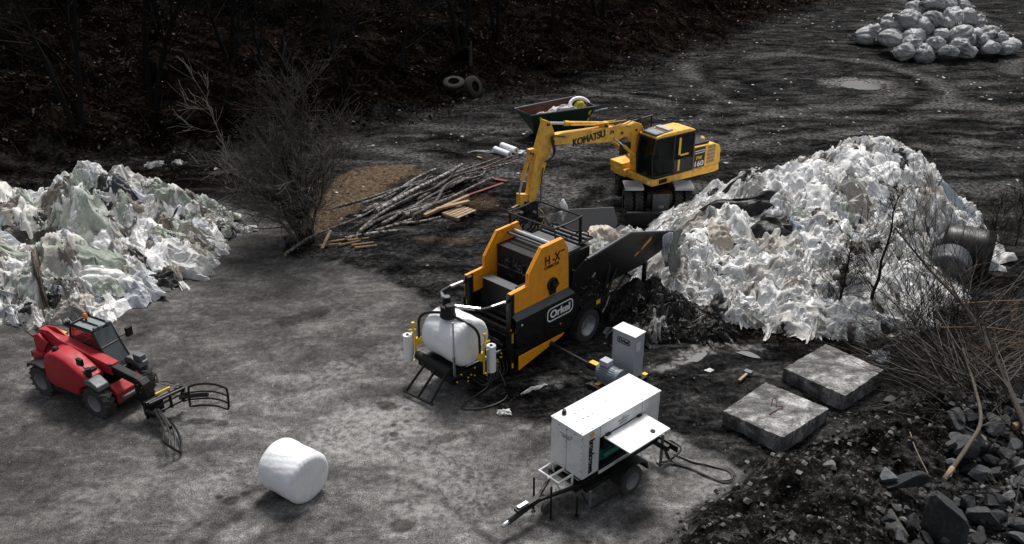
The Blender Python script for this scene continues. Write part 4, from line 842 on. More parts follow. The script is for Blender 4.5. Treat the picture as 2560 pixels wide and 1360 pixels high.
    # logo on the near body panel
    def logo(parent, loc, rot, w_, h_, mt, bt=.035):
        e = bpy.data.objects.new('logo', None)
        r = h_ * .34; pts = []
        for cx, cy, a0 in ((w_ / 2 - r, h_ / 2 - r, 0), (-w_ / 2 + r, h_ / 2 - r, 90), (-w_ / 2 + r, -h_ / 2 + r, 180), (w_ / 2 - r, -h_ / 2 + r, 270)):
            for k in range(7): a = R(a0 + 15 * k); pts.append((cx + r * math.cos(a), cy + r * math.sin(a)))
        n = len(pts); k_ = 1 - 2 * bt / w_; k2 = 1 - 2 * bt / h_
        V = [(x, y, z) for z in (0, .004) for s1, s2 in ((1, 1), (k_, k2)) for x, y in [(p[0] * s1, p[1] * s2) for p in pts]]
        Fc = []
        for i in range(n):
            j = (i + 1) % n; Fc += [(2 * n + i, 2 * n + j, 3 * n + j, 3 * n + i), (i, j, 2 * n + j, 2 * n + i), (n + i, n + j, 3 * n + j, 3 * n + i)]
        m = MB().add(V, Fc); o = m.build('logo_frame', mt, parent, loc=loc); o.rotation_euler = rot
        text('logo', 'Orkel', mt, parent, loc, rot, w_ * .74, h_ * .52, ex=.004, off=.045)
    logo(root, (1.53, -.175, 1.36), (R(90), 0, 0), 1.02, .40, M['letters'])
    compactor.logo = logo
    # small lamps, stickers
    for i, (x, y, z) in enumerate(((.08, -.172, 1.5), (1.55, -.172, .95), (-.2, -.06, 1.42))):
        MB().cyl((x, y, z), (x, y - .015, z), .028, 12).build('marker_lamp', M['letters'] if i == 0 else M['amber'], root)
    for x, y, z, a, b in ((2.45, -.012, 1.6, .16, .13), (3.1, -.19, 1.02, .17, .13), (-.12, -.043, 1.15, .07, .28), (-.0, -.043, 1.3, .05, .14), (-.19, 1.54, 1.6, .02, .2), (-.19, 1.54, 1.1, .02, .24), (-.6, .175, .58, .1, .16), (-.12, -.043, .35, .07, .14), (3.75, -.01, 1.62, .1, .1), (3.72, .0, 1.2, .1, .1)):
        MB().box(x - a / 2, x + a / 2, y - .004, y, z - b / 2, z + b / 2).build('sticker', M['yellow_bright'], root)
    MB().prism([(-.02, .62), (1.72, .62), (1.66, .55), (-.02, .22)], -.175, -.145).build('orange_fin', M['orange'], root, bev=.004)
    # rear body, infeed hopper
    MB().box(2.0, 3.9, .04, W1 - .04, 1.0, 2.25).box(2.05, 2.9, .02, W1 - .02, 2.2, 2.7).box(2.4, 3.3, -.18, .04, .86, 1.12).build('rear_body', D, root, bev=.01)
    rr = MB(); rnd.seed(8)
    m = MB()
    def wall(pts, t):
        return MB().add([Vector(p) for p in pts] + [Vector(p) + Vector(t) for p in pts], [tuple(range(len(pts))), tuple(range(2 * len(pts) - 1, len(pts) - 1, -1))] + [(i, i + len(pts), (i + 1) % len(pts) + len(pts), (i + 1) % len(pts)) for i in range(len(pts))])
    hp = wall([(2.35, -.3, 2.56), (4.2, -.32, 2.74), (5.45, -.32, 2.38), (6.55, -.3, 2.06), (6.5, -.2, 1.75), (5.3, -.02, 1.32), (3.0, 0, 1.30), (2.1, 0, 1.45), (2.1, -.15, 2.25)], (0, .05, 0)).build('hopper', B, root, bev=.006)
    wall([(3.6, 1.75, 2.95), (4.0, 1.82, 2.90), (6.35, 1.9, 2.28), (6.4, 1.75, 1.75), (5.2, 1.55, 1.35), (3.0, 1.55, 1.6)], (0, .04, 0)).build('hopper_wall', M['plate'], hp)
    wall([(2.6, -.02, 1.36), (6.5, -.12, 1.72), (6.5, 1.7, 1.72), (2.6, 1.6, 1.36)], (0, 0, -.06)).build('hopper_floor', D, hp)
    wall([(2.42, -.33, 2.6), (4.2, -.345, 2.785), (5.45, -.345, 2.425), (6.55, -.32, 2.105), (6.55, -.32, 2.05), (5.45, -.345, 2.36), (4.2, -.345, 2.72), (2.42, -.33, 2.54)], (0, .07, 0)).build('hopper_rim', M['darkgrey'], hp)
    MB().prism([(4.75, 2.08), (5.15, 2.25), (5.2, 2.34), (4.85, 2.18)], -.35, -.325).prism([(4.45, 1.98), (4.62, 2.03), (4.66, 2.08), (4.5, 2.02)], -.345, -.325).build('orange_mark', M['orange'], hp)
    for y in (-.05, 1.5): MB().box(5.4, 5.5, y, y + .1, .1, 1.5).box(5.3, 5.6, y - .05, y + .15, .04, .1).build('support_leg', B, root)
    for y in (-.12, 1.62):
        cy = MB().cyl((3.5, y, 1.0), (3.95, y, 1.75), .04, 12); cy.tube([(3.42, y, .55), (3.3, y, .5), (3.6, y, 1.95), (3.45, y, 2.08)], .045, 8).cyl((4.35, y, 1.35), (3.45, y, .6), .03, 10).build('lift_cylinder', B, root)
        MB().cyl((3.5, y - .02, .68), (3.66, y - .02, .98), .017, 8).cyl((3.3, y - .02, .5), (3.46, y - .02, .66), .018, 8).build('cylinder_rod', M['silver'], root)
    bl = MB()
    for k in range(46):
        x, z = rnd.uniform(2.1, 4.3), rnd.uniform(1.05, 2.3); bl.cyl((x, -.001 if x < 3 else -.05, z), (x, -.09, z), .012 * rnd.uniform(.6, 1.2), 6)
    bl.build('bolts', M['zinc'], root)
    for side, y in ((-1, -.14), (1, W1 + .14)):
        wheel(root, (2.6, y, .5), .5, .30, .28, side, M['zinc'])
        f = MB(); a_ = arc((2.62, .48), .58, -12, 172, 15); b_ = arc((2.62, .48), .55, -12, 172, 15); f.prism(a_ + b_[::-1], y - .18, y + .18).build('fender', M['blackdull'], root)
    MB().cyl((2.6, 0, .5), (2.6, W1, .5), .07, 12).box(2.3, 2.9, .1, 1.5, .5, .8).build('axle', B, root)
    # wrapping table
    t = MB().box(-1.95, -.1, .18, .26, .55, .72).box(-1.95, -.1, 1.40, 1.48, .55, .72).box(-1.95, -1.85, .18, 1.48, .55, .7).box(-.9, -.8, .2, 1.46, .5, .66).box(-1.2, -.5, .3, 1.3, .12, .5).box(-.22, -.05, .2, 1.4, .0, .5)
    t.box(-1.75, -1.6, .4, 1.26, .30, .55)
    tb = t.build('wrap_table', B, root, bev=.008)
    MB().cyl((-1.92, .3, .80), (-1.92, 1.52, .80), .11, 20).cyl((-.62, .3, .82), (-.62, 1.4, .82), .10, 20).build('table_roller', M['blackdull'], tb)
    MB().box(-1.84, -.74, .3, 1.42, .76, .80).build('belt', M['blackdull'], tb)
    MB().cyl((-1.5, .2, .84), (-.3, .2, .78), .03, 10).build('silver_rod', M['silver'], tb)
    lj = MB()
    for k in range(24):
        x, z = rnd.uniform(-1.85, -.2), rnd.uniform(.3, .72); lj.cyl((x, .18, z), (x, .15, z), .02, 8)
    lj.build('fittings', M['yellow_bright'], tb)
    # drop fork to the ground
    f = MB(); T0 = [(-2.0, 1.15, .72), (-2.0, .76, .72), (-2.0, .40, .72)]; T1 = [(-2.55, 1.28, .12), (-2.52, .86, .12), (-2.48, .44, .12)]
    for a, b in zip(T0, T1): f.tube([a, b], .032, 4)
    f.tube([(-2.56, 1.34, .12), (-2.47, .36, .12)], .034, 4).build('bale_fork', B, root)
    # support arms to the wrapping head
    head = (-1.5, .80, 2.28)
    ar = MB()
    ar.tube(smooth_path([(-.15, .04, 2.18), (-.6, .06, 2.2), (-.98, .16, 2.22), (-1.12, .34, 2.24)], 5), .045, 10)
    ar.tube(smooth_path([(-.15, W1 - .04, 2.22), (-.7, W1 - .05, 2.26), (-1.12, W1 - .14, 2.28), (-1.22, W1 - .26, 2.28)], 5), .045, 10)
    ar.tube([(-.15, 0, 1.7), (-.15, 0, 2.36)], .05, 6); ar.build('head_support', B, root)
    MB().tube([(-1.0, .18, 2.23), (-1.12, .34, 2.24), (-1.38, .66, 2.28)], .052, 8).tube([(-1.16, W1 - .2, 2.28), (-1.38, 1.0, 2.3)], .052, 8).tube([(-.3, .045, 2.2), (-.72, .09, 2.21)], .05, 8).tube([(-.3, W1 - .04, 2.24), (-.75, W1 - .05, 2.26)], .05, 8).build('wrapped_tube', M['silver'], root)
    hd = MB().cyl((-1.5, .80, 2.04), (-1.5, .80, 2.30), .18, 24).cyl((-1.54, .70, 2.28), (-1.54, .70, 2.36), .10, 18).cyl((-1.42, .92, 2.2), (-1.42, .92, 2.46), .10, 18).lathe([(0, .14), (.05, .2), (.1, .2)], (-1.5, .8, 1.96), (0, 0, 1), 20).build('wrapping_head', D, root, bev=.01)
    MB().cyl((-1.42, .92, 2.46), (-1.42, .92, 2.475), .085, 18).build('motor_cap', M['grey'], hd)
    for sg in (1, -1):
        f_ = lambda dx, dy, z: (-1.5 + sg * dx, .80 - sg * dy, z)
        tag(MB().tube(smooth_path([f_(0, .1, 2.06), f_(.1, .4, 2.0), f_(.19, .66, 1.9), f_(.24, .80, 1.72), f_(.25, .83, 1.4), f_(.25, .83, 1.02)], 6), .036, 10).build('film_arm', B, root))
        MB().box(*sorted((f_(.21, 0, 0)[0], f_(.36, 0, 0)[0])), *sorted((f_(0, .79, 0)[1], f_(0, .88, 0)[1])), 1.0, 1.2).tube([f_(.36, .86, 1.45), f_(.36, .86, .58), f_(.52, .9, .58)], .03, 6).tube([f_(.36, .86, 1.45), f_(.52, .9, 1.47)], .028, 6).tube([f_(.42, .84, 1.45), f_(.42, .84, 1.66)], .025, 8).cyl(f_(.42, .84, 1.64), f_(.42, .84, 1.68), .045, 8).build('roll_bracket', M['yellow_bright'], root)
        rl = MB().lathe([(0, .04), (0, .115), (.72, .115), (.72, .04), (.68, .04)], f_(.54, .93, .62), (0, 0, 1), 28).build('film_roll', M['film'], root)
        MB().cyl(f_(.54, .93, .6), f_(.54, .93, 1.36), .038, 12).build('core', B, rl)
        MB().cyl(f_(.36, .98, .66), f_(.36, .98, 1.32), .03, 10).build('guide_roller', M['silver'], root)
    MB().cyl((-1.87, .22, 2.2), (-1.87, .22, .66), .022, 10).build('guide_rod', M['silver'], root)
    MB().box(-1.89, -1.85, .19, .25, .68, 1.25).build('rod_clamp', M['grey'], root)
    hs_ = MB()
    hs_.tube(smooth_path([(-.5, .15, .45), (-.6, -.25, .06), (-.95, -.6, .02), (-1.5, -.55, .02), (-1.9, -.3, .02), (-1.95, -.12, .02), (-1.6, .0, .02), (-1.0, .0, .1), (-.8, .2, .3)], 6), .022, 6)
    for k in range(6): x = -.15 - .12 * k; hs_.tube(smooth_path([(x, .2, .55), (x - .1, .02, .3), (x - .3, .05, .15), (x - .45, .3, .3)], 5), .016, 5)
    hs_.build('hose_bundle', M['hose'], root)
    return root
CR = compactor()
def atc(u, w_, z): a = R(46); return (CO[0] + u * math.cos(a) + w_ * math.sin(a), CO[1] + u * math.sin(a) - w_ * math.cos(a), z)
def bale(name, label, cat, loc, rz, r, L, mat='film', group=None, sq=1.0, smooth_r=.10):
    m = MB(); prof = [(0, .001), (.005, r * .5), (.0, r * .8), (smooth_r * .3, r * .93), (smooth_r, r)] + [(smooth_r + (L - 2 * smooth_r) * i / 6, r * (1.0 + .01 * math.sin(i * 2))) for i in range(1, 6)] + [(L - smooth_r, r), (L - smooth_r * .3, r * .93), (L, r * .8), (L - .005, r * .5), (L, .001)]
    m.lathe(prof, (-L / 2, 0, 0), (1, 0, 0), 64)
    for v in m.v:
        f = float(fbm(np.array(v.x * 3 + 5), np.array(v.y * 3 + v.z * 2), 3, 6)) - .5; k = 1 + f * .06; v.y *= k; v.z *= k
        if v.z < -r * .93: v.z = -r * .93
        v.z *= sq
    o = m.build(name, M[mat], None, ang=60, loc=(loc[0], loc[1], loc[2])); o.rotation_euler = (0, 0, R(rz)); return tag(o, label, cat, group)
def filmtex():
    m, t, b = newmat('wrapped bale film'); co = N(t, 'TexCoord').outputs['Object']; wv = N(t, 'TexWave'); wv.inputs['Scale'].default_value = 3.2; wv.inputs['Distortion'].default_value = 2.5; wv.inputs['Detail'].default_value = 3
    mp = N(t, 'Mapping'); mp.inputs['Rotation'].default_value = (0, R(20), R(75)); t.links.new(co, mp.inputs[0]); t.links.new(mp.outputs[0], wv.inputs['Vector'])
    n = noise(t, co, 2.2, 5, .6, 1); t.links.new(mix(t, ramp(t, n, (.4, 0.0), (.75, .8)), (.84, .85, .87), (.68, .70, .74)), b.inputs['Base Color']); b.inputs['Roughness'].default_value = .35
    n2 = noise(t, co, 12, 5, .7, .8); bump(t, b, mth(t, 'ADD', mth(t, 'MULTIPLY', wv.outputs['Fac'], .22), mth(t, 'ADD', mth(t, 'MULTIPLY', n, 1.0), mth(t, 'MULTIPLY', n2, .7))), .5, .03); return m
M['balefilm'] = filmtex()
bale('wrapped_bale', 'white film-wrapped round bale sitting on the wrapping table of the compactor', 'bale', atc(-1.27, -.82, 1.38), 46 - 90, .62, 1.22, 'balefilm')
bale('wrapped_bale', 'white film-wrapped round bale lying alone on the open yard', 'bale', (-4.56, 14.95, .54), -35, .56, 1.04, 'balefilm')
bale('wrapped_bale', 'black film-wrapped round bale behind the brush pile', 'bale', (14.35, 25.6, .72), 150, .76, 1.45, 'black')
bale('wrapped_bale', 'grey and black bale lying in front of the all-black bale', 'bale', (13.35, 24.6, .6), 60, .62, 1.1, 'darkgrey')
# film in hopper, film curtain hanging off the hopper
hh = lambda x, y: np.full(np.shape(x), 2.0)
for i, (u, w_, z, L, W, an, c, lb) in enumerate(((3.3, -.6, 2.15, .55, .4, 20, (.42, .40, .37), 'grey crumpled film bundle nearest the rail inside the hopper'), (3.9, -.5, 2.2, .6, .45, 80, (.34, .36, .33), 'grey green film bundle in the middle of the hopper'),
        (4.4, -.9, 2.35, .55, .45, 40, (.58, .50, .42), 'beige film bundle heaped highest in the hopper'), (4.9, -.6, 2.1, .6, .45, 10, (.5, .48, .45), 'pale film bundle towards the open end of the hopper'),
        (3.0, -.2, 2.2, .35, .3, 60, (.5, .49, .47), 'small film bundle by the near hopper rim'), (3.7, -1.1, 2.3, .7, .35, 30, (.70, .69, .66), 'white film sheet along the far side of the hopper'), (5.6, -.7, 2.0, .6, .5, 80, (.45, .45, .43), 'film bundle at the outer lip of the hopper'))):
    x, y, _ = atc(u, w_, 0); sheet('film_bundle', lb, 'film bundle', x, y, L, W, an, lambda x, y, z=z: np.full(np.shape(x), z - .1), c, lift=0, seed=40 + i * 3, fold=.12, dome=.22, group='film bundles in the hopper', tuck=.35)
def curtain(u, w_, z0, z1, wd, col, lab, seed, ang=46):
    nu, nv = 26, 30; a, b = np.meshgrid(np.linspace(-1, 1, nu), np.linspace(0, 1, nv), indexing='ij'); a = a.ravel(); b = b.ravel()
    f = ridge(a * 2.6 + seed, b * .8 + seed, 3, 3); s_ = a * wd * (1 - .45 * b + .15 * np.sin(b * 7 + seed)); d = (f - .5) * .28 * (.3 + b) + .06 * np.sin(b * 5 + seed)
    z = z0 - (z0 - z1) * b * (1 - .25 * (vn(a * 2 + seed, a * 0, 3)) * (b > .5)) - np.abs(a) ** 3 * .1
    ca, sa = math.cos(R(ang)), math.sin(R(ang)); X, Y, _ = atc(u, w_, 0)
    V = np.stack([X + s_ * ca + d * sa, Y + s_ * sa - d * ca, z], 1); c0 = V.mean(0)
    o = npmesh('hanging_film', V - c0, gridfaces(nu, nv), M['plastic'], col=np.tile(np.array(col), (len(V), 1)), loc=tuple(c0)); sm = o.modifiers.new('t', 'SOLIDIFY'); sm.thickness = .004
    tag(o, lab, 'film sheet', 'film sheets hanging off the hopper')
curtain(6.25, .42, 2.25, .75, .35, (.22, .24, .21), 'grey green film sheet hanging longest from the hopper end', 3)
curtain(5.85, .40, 2.3, 1.55, .22, (.45, .47, .5), 'short pale film sheet hanging left of the long one', 7)
curtain(2.9, -1.0, 3.75, 3.15, .10, (.8, .8, .8), 'white film scrap caught on the guard rail corner', 12)
# power unit: cabinet, motor, shaft
def power_unit():
    X, Y, _ = atc(1.55, 2.1, 0); root = thing('electric_power_unit', 'grey electric motor and tall control cabinet driving the compactor shaft', 'power unit', (X, Y, 0), 46)
    # local x = u-1.55, y = -(w-2.1)
    cb = MB().box(.14, .54, -.38, .30, .16, 1.38).build('cabinet', M['lightgrey'], root, bev=.008)
    MB().box(.12, .56, -.40, .32, 1.385, 1.41).build('cabinet_roof', M['white'], cb, bev=.006)
    MB().box(.2, .38, -.386, -.383, .95, 1.2).build('rating_plate', M['white'], cb)
    MB().box(.15, .5, .305, .33, .5, 1.2).build('cable_duct', M['grey'], cb)
    compactor.logo(cb, (.136, -.04, 1.16), (R(90), 0, R(-90)), .40, .17, M['ink'], .018)
    MB().box(-.75, .62, -.5, .42, .04, .12).box(-.8, -.5, -.05, .3, .02, .2).build('skid', M['blackdull'], root, bev=.006)
    MB().box(-.7, -.56, .05, .16, .20, .21).box(.58, .7, -.46, -.34, .12, .14).build('sticker', M['yellow_bright'], root)
    mt = MB().lathe([(0, .12), (.03, .2), (.1, .215), (.55, .215), (.6, .2), (.62, .24), (.7, .24), (.74, .12)], (-.38, .30, .44), (0, -1, 0), 28)
    for k in range(24):
        a = 2 * math.pi * k / 24; p = Vector((-.38 + .215 * math.cos(a), .2, .44 + .215 * math.sin(a))); mt.tube([p, p + Vector((0, -.44, 0))], .012, 4)
    mt.box(-.55, -.2, -.3, .25, .12, .26).build('motor', M['motor'], root)
    MB().box(-.5, -.26, -.05, .2, .66, .80).build('terminal_box', M['lightgrey'], root, bev=.008)
    MB().cyl((-.38, .30, .44), (-.38, .62, .44), .11, 16).build('coupling', M['blackdull'], root)
    MB().box(-.46, -.3, .32, .56, .545, .56).build('sticker', M['yellow_bright'], root)
    MB().cyl((-.38, .6, .44), (-.36, 1.95, .5), .045, 14).cyl((-.36, 1.82, .49), (-.36, 1.97, .5), .07, 12).build('drive_shaft', M['blackdull'], root)
    MB().cyl((-.38, .62, .44), (-.377, .85, .45), .03, 10).build('shaft_collar', M['silver'], root)
power_unit()
# generator on trailer
def genset():
    root = thing('generator_trailer', 'white generator canopy on a black road trailer with its side door propped open', 'generator', (1.39, 14.31, 0), 42)
    Wh = M['white']; B = M['black']; T = 1.9; Bt = .80
    cn = MB(); cn.box(-.015, 2.375, -.015, .895, T - .03, T).box(0, .03, .002, .878, Bt, T - .03).box(2.32, 2.36, .002, .878, Bt + .1, T - .03).box(.03, .50, 0, .03, Bt - .02, T - .03).box(.50, 1.86, .0, .03, 1.58, T - .03).box(1.86, 2.32, 0, .03, 1.2, T - .03).box(.03, 2.32, .85, .88, Bt, T - .03)
    cn.box(.49, .52, .03, .5, Bt, 1.58).box(1.84, 1.87, .03, .5, Bt, 1.58)
    cy = cn.build('canopy', Wh, root, bev=.006)
    MB().box(.56, 1.84, .30, .33, .8, 1.58).box(.56, 1.84, .03, .3, .76, .80).build('inner_bulkhead', M['blackdull'], root)
    MB().box(.62, 1.5, .12, .28, .86, 1.12).cyl((.7, .08, 1.0), (1.45, .08, 1.0), .07, 12).build('engine', M['teal'], root)
    MB().box(.7, 1.0, .06, .27, 1.15, 1.4).cyl((1.1, .1, 1.2), (1.4, .1, 1.2), .09, 14).build('air_filter', M['blackdull'], root)
    d = MB().add([(.60, -.02, 1.575), (1.84, -.02, 1.575), (1.92, -.66, 1.49), (.68, -.66, 1.49), (.60, -.02, 1.55), (1.84, -.02, 1.55), (1.92, -.66, 1.465), (.68, -.66, 1.465)], [(0, 1, 2, 3), (4, 5, 6, 7), (0, 1, 5, 4), (1, 2, 6, 5), (2, 3, 7, 6), (3, 0, 4, 7)])
    dr = d.build('side_door', Wh, root, bev=.004); MB().cyl((1.55, -.50, 1.512), (1.55, -.50, 1.525), .055, 16).build('handle_recess', M['blackdull'], dr)
    MB().box(.66, .78, -.05, .0, 1.56, 1.61).box(1.62, 1.74, -.05, .0, 1.56, 1.61).build('hinges', M['blackdull'], root)
    MB().box(.4, .66, .38, .62, T, T + .006).build('hatch', M['white'], cy, bev=.002)
    MB().box(-.003, 0, .435, .441, Bt + .02, T - .05).box(.505, .511, -.003, 0, Bt + .02, T - .05).box(1.78, 1.786, -.003, 0, 1.60, T - .05).build('panel_seam', M['grey'], cy)
    q = MB()
    for x, y in ((.40, .38), (.66, .38), (.40, .62), (.66, .62), (.53, .37), (.53, .63), (1.2, .5), (.02, .05), (2.34, .05), (.02, .84), (.3, .03), (.8, .03), (1.3, .03), (1.8, .03)): q.cyl((x, y, T), (x, y, T + .008), .012, 8)
    for k in range(5): q.cyl((-.001, .88 - .22 * k, T - .1), (-.012, .88 - .22 * k, T - .1), .011, 8)
    for k in range(7): q.cyl((-.001, .02, .85 + k * .15), (-.01, .02, .85 + k * .15), .008, 8)
    q.build('bolts', M['blackdull'], cy); MB().cyl((.24, .76, T), (.24, .76, T + .1), .035, 14).lathe([(0, .05), (.05, .05), (.07, .03)], (.24, .76, T + .0), (0, 0, 1), 14).build('exhaust', M['black'], cy)
    tx = text('lettering', 'broadcrown', M['ink'], root, (.27, -.004, 1.26), (R(90), R(90), 0), .80, .15, off=.04)
    MB().prism([(.2, 1.80), (.30, 1.84), (.34, 1.78), (.30, 1.71), (.2, 1.72), (.24, 1.76)], -.006, 0).build('emblem', M['orange'], root)
    for args in (((.92 - .1, -.004), 1.76), ):
        for k, (wd, dz) in enumerate(((.34, .02), (.24, -.025), (.28, -.055))): MB().box(1.2 - wd / 2, 1.2 + wd / 2, -.004, 0, 1.70 + dz, 1.712 + dz + (.012 if k == 0 else 0)).build('faded_print', M['grey'], root)
        for k, (wd, dz) in enumerate(((.34, .02), (.24, -.02), (.22, -.05))): MB().box(-.004, 0, .45 - wd / 2, .45 + wd / 2, 1.62 + dz, 1.634 + dz).build('faded_print', M['grey'], root)
    for X in ((-.004, 0, .27, .32, 1.68, 1.70), (-.004, 0, .43, .47, 1.79, 1.81), (-.004, 0, .43, .47, 1.50, 1.515)): MB().box(*X).build('faded_print', M['grey'], root)
    MB().prism([(1.15, 1.76), (1.28, 1.79), (1.21, 1.775), (1.20, 1.80)], -.005, 0).build('faded_print', M['grey'], root)
    MB().box(.50, 2.3, -.03, .0, .70, .76).build('sill_rail', M['white'], root)
    ch = MB().box(-.1, 2.5, .04, .14, .50, .66).box(-.1, 2.5, .74, .84, .50, .66).box(.0, .1, .14, .74, .52, .62).box(1.3, 1.4, .14, .74, .5, .6).box(2.4, 2.5, -.28, 1.16, .42, .56).box(.1, 2.3, .14, .74, .66, .72)
    ch.tube([(-.05, .12, .58), (-.75, .42, .46), (-1.2, .45, .40)], .045, 4).tube([(-.05, .76, .58), (-.75, .48, .46)], .045, 4).tube([(.0, -.02, .5), (.05, -.25, .2), (1.0, -.3, .16), (1.0, -.1, .5)], .025, 6)
    ch.box(.1, 1.0, -.08, .04, .46, .54)
    ch.build('chassis', B, root, bev=.006)
    MB().tube([(-.6, .45, .46), (-1.62, .46, .32)], .055, 6).box(-1.35, -.75, .40, .52, .46, .52).build('drawbar', B, root)
    MB().lathe([(0, .05), (.1, .055), (.16, .03)], (-1.56, .46, .33), (-1, 0, -.1), 12).box(-1.3, -1.05, .42, .50, .50, .56).build('coupling_head', M['silver'], root)
    MB().tube([(-.05, .2, .84), (-.45, .2, .84), (-.45, .75, .84), (-.05, .75, .84)], .028, 6).tube([(-.05, .45, .84), (-.5, .45, .84)], .028, 6).tube([(-.05, .2, .84), (-.05, .2, .6)], .028, 6).tube([(-.05, .75, .84), (-.05, .75, .6)], .028, 6).tube([(-.45, .3, .84), (-.3, .3, .55)], .02, 6).build('front_guard', M['white'], root)
    for x, y in ((-.62, .22), (-.68, .66), (-.2, -.1)): MB().tube([(x, y, .85 if y > 0 else .55), (x, y, .08)], .022, 8).lathe([(0, .05), (.02, .05)], (x, y, .06), (0, 0, 1), 12).build('jack_leg', B, root)
    MB().lathe([(-.05, .02), (-.05, .1), (-.04, .13), (.04, .13), (.05, .1), (.05, .02)], (-.55, .42, .14), (0, 1, 0), 20).build('jockey_wheel', M['rubber'], root)
    MB().tube([(.05, -.22, .08), (.05, -.22, .62)], .03, 8).build('prop_stand', M['grey'], root); MB().tube([(2.45, -.1, .03), (2.45, -.1, .78)], .035, 8).box(2.38, 2.52, -.17, -.03, .02, .04).build('prop_stand', M['grey'], root)
    MB().tube(smooth_path([(2.1, -.34, .35), (2.35, -.4, .3), (2.8, -.36, .34), (2.86, -.1, .36), (2.6, .0, .5)], 4), .022, 8).box(2.52, 2.56, -.45, .25, .45, .60).build('light_bar', B, root)
    for side, y in ((-1, -.26), (1, 1.14)):
        wheel(root, (1.2, y, .33), .33, .20, .19, side, M['rimgrey'])
        f = [(.75, .45), (.80, .66), (1.0, .78), (1.4, .78), (1.6, .66), (1.66, .45), (1.62, .45), (1.56, .63), (1.38, .745), (1.02, .745), (.84, .63), (.79, .45)]
        MB().prism(f, y - .14, y + .14).build('mudguard', B, root, bev=.004)
    MB().cyl((1.2, -.2, .35), (1.2, 1.1, .35), .04, 10).build('axle', B, root)
genset()
cb_ = MB(); G0 = (1.39, 14.31); ca_, sa_ = math.cos(R(42)), math.sin(R(42))
def gl(u, w_, z=.03): return (G0[0] + u * ca_ + w_ * sa_, G0[1] + u * sa_ - w_ * ca_, z)
for k in range(3):
    o_ = k * .05; cb_.tube(smooth_path([gl(2.5, .1, .5), gl(2.6, .2 + o_, .08), gl(2.75, .55 + o_), gl(2.8, 1.0 - o_), gl(2.9, 1.35 + o_), gl(3.15, 1.5 + o_), gl(3.3 + o_, 1.3), gl(3.2, 1.0 - o_), gl(3.0, .5 + o_), gl(2.9, .1)], 7), .016, 7)
tag(cb_.build('power_cable', M['hose']), 'black cable looped on the yard behind the generator trailer', 'cable')

